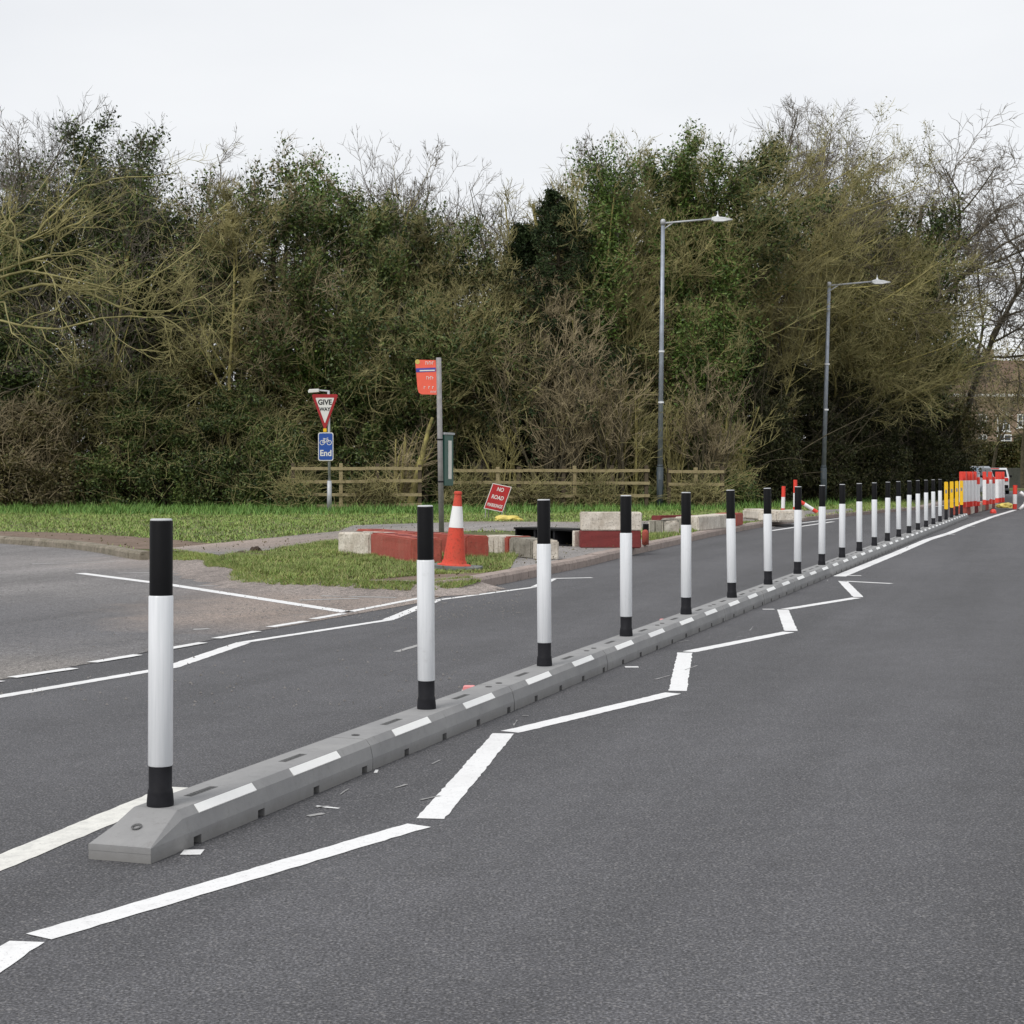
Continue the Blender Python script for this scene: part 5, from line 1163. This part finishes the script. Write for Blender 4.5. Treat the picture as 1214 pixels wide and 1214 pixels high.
TALL = [(-30, 46), (-14, 47.5), (-7, 46.5), (0, 48), (5, 51), (10, 57), (15, 68), (16, 73), (9, 61), (4, 58.8), (-30, 58.8)]
V, Q = blades(rng, 130000, TALL, [pathw], .06, .22, .014, .75); tag(qmesh('long_grass', V, Q, 'grass_tall'), 'longer rough grass in front of the hedge and fence', 'grass', None, 'stuff')
ISL = W([(262, 664), (290, 657), (340, 651), (400, 642), (470, 640), (640, 645), (636, 662), (606, 675), (570, 680), (520, 681), (480, 684), (430, 689), (350, 686), (300, 677)])
V, Q = blades(rng, 330000, ISL, [padw], .02, .07, .006, .9); tag(qmesh('island_grass', V, Q, 'grass_dry'), 'yellowing grass on the junction island around the barrier blocks', 'grass', None, 'stuff')
Vs_ = []; 
for k_ in range(26000):
    i_ = rng.integers(1, len(SLOPE) - 1); d_ = (SLOPE[i_ + 1] - SLOPE[i_ - 1]).normalized(); nn = Vector((d_.y, -d_.x, 0)); lim = .22 + .2 * math.sin(i_ * .21) * math.sin(i_ * .077 + 1) + .05
    u_ = rng.random() ** 1.3 * max(.05, lim); q_ = SLOPE[i_] + nn * u_ + d_ * rng.uniform(-.07, .07); z_ = .112 - .22 * u_; h_ = rng.uniform(.015, .05); a_ = rng.uniform(0, 6.28); w_ = .006
    Vs_ += [(q_.x - w_ * math.cos(a_), q_.y - w_ * math.sin(a_), z_), (q_.x + w_ * math.cos(a_), q_.y + w_ * math.sin(a_), z_), (q_.x + rng.normal(0, .6) * h_, q_.y + rng.normal(0, .6) * h_, z_ + h_)]
tag(qmesh('edge_grass', Vs_, np.arange(len(Vs_)).reshape(-1, 3), 'grass_dry'), 'ragged grass creeping over the worn edge of the junction island', 'grass', None, 'stuff')
n = 3500; P_ = np.array([G(a_, b_, .12) for a_, b_ in zip(rng.uniform(-40, 1000, n), rng.uniform(605, 690, n))]); P_ = P_[inside(P_, verge_poly)]; P_[:, 2] = .15 + rng.random(len(P_)) * .03; V, Q = leaves(rng, P_, .018)
tag(qmesh('fallen_leaves', V, Q, 'brownleaf'), 'fallen brown leaves scattered over the verge grass', 'leaf litter', None, 'stuff')
R3 = W([(768, 641), (780, 640), (840, 627), (890, 619), (870, 618), (760, 628), (764, 636)])
V, Q = blades(rng, 60000, R3, [], .03, .08, .009); tag(qmesh('island_grass', V, Q, 'grass_dry'), 'strip of yellowing grass between the blocks and the kerb', 'grass', None, 'stuff')
bankp = [(14, 131), (120, 131), (120, 152), (14, 152)]; pw = rng.random((60000, 2)) * np.array([70, 22]) + np.array([20, 131]); ff = (pw[:, 1] - 131) / 22; zb = .1 + 3.3 * (ff * ff * (3 - 2 * ff)) + .15 * np.sin(pw[:, 0] * .9) * ff
c = np.stack([pw[:, 0], pw[:, 1], zb + .1], -1); V, Q = leaves(rng, c, .12, .3); tag(qmesh('bank_grass', V, Q, 'grass_dry'), 'rough olive grass on the bank below the house', 'grass', None, 'stuff')
# loose grit
n = 700; gx = rng.uniform(-20, 560, n); gy = 640 + 200 * rng.random(n) ** 1.2; P = np.array([G(a_, b_) for a_, b_ in zip(gx, gy)]); near = rng.normal(0, 1, n)
P2_ = np.array([G(a_, b_) for a_, b_ in zip(rng.uniform(260, 620, 900), rng.uniform(690, 735, 900))]); P = np.concatenate([P, P2_])
s = rng.uniform(.004, .012, len(P)); base = np.array([[1, 0, 0], [-.5, .87, 0], [-.5, -.87, 0], [0, 0, 1.0]]); Vg = P[:, None] + base[None] * s[:, None, None] * rng.uniform(.6, 1.4, (len(P), 4, 3)); Vg[..., 2] = np.where(np.arange(4) == 3, s[:, None] * 1.1 + .003, .003)
i = np.arange(len(P))[:, None] * 4; Qg = np.concatenate([i + np.array([[0, 1, 3]]), i + np.array([[1, 2, 3]]), i + np.array([[2, 0, 3]])]); tag(qmesh('loose_gravel', Vg, Qg, 'gravel'), 'scattered loose grit on the asphalt', 'gravel', None, 'stuff')
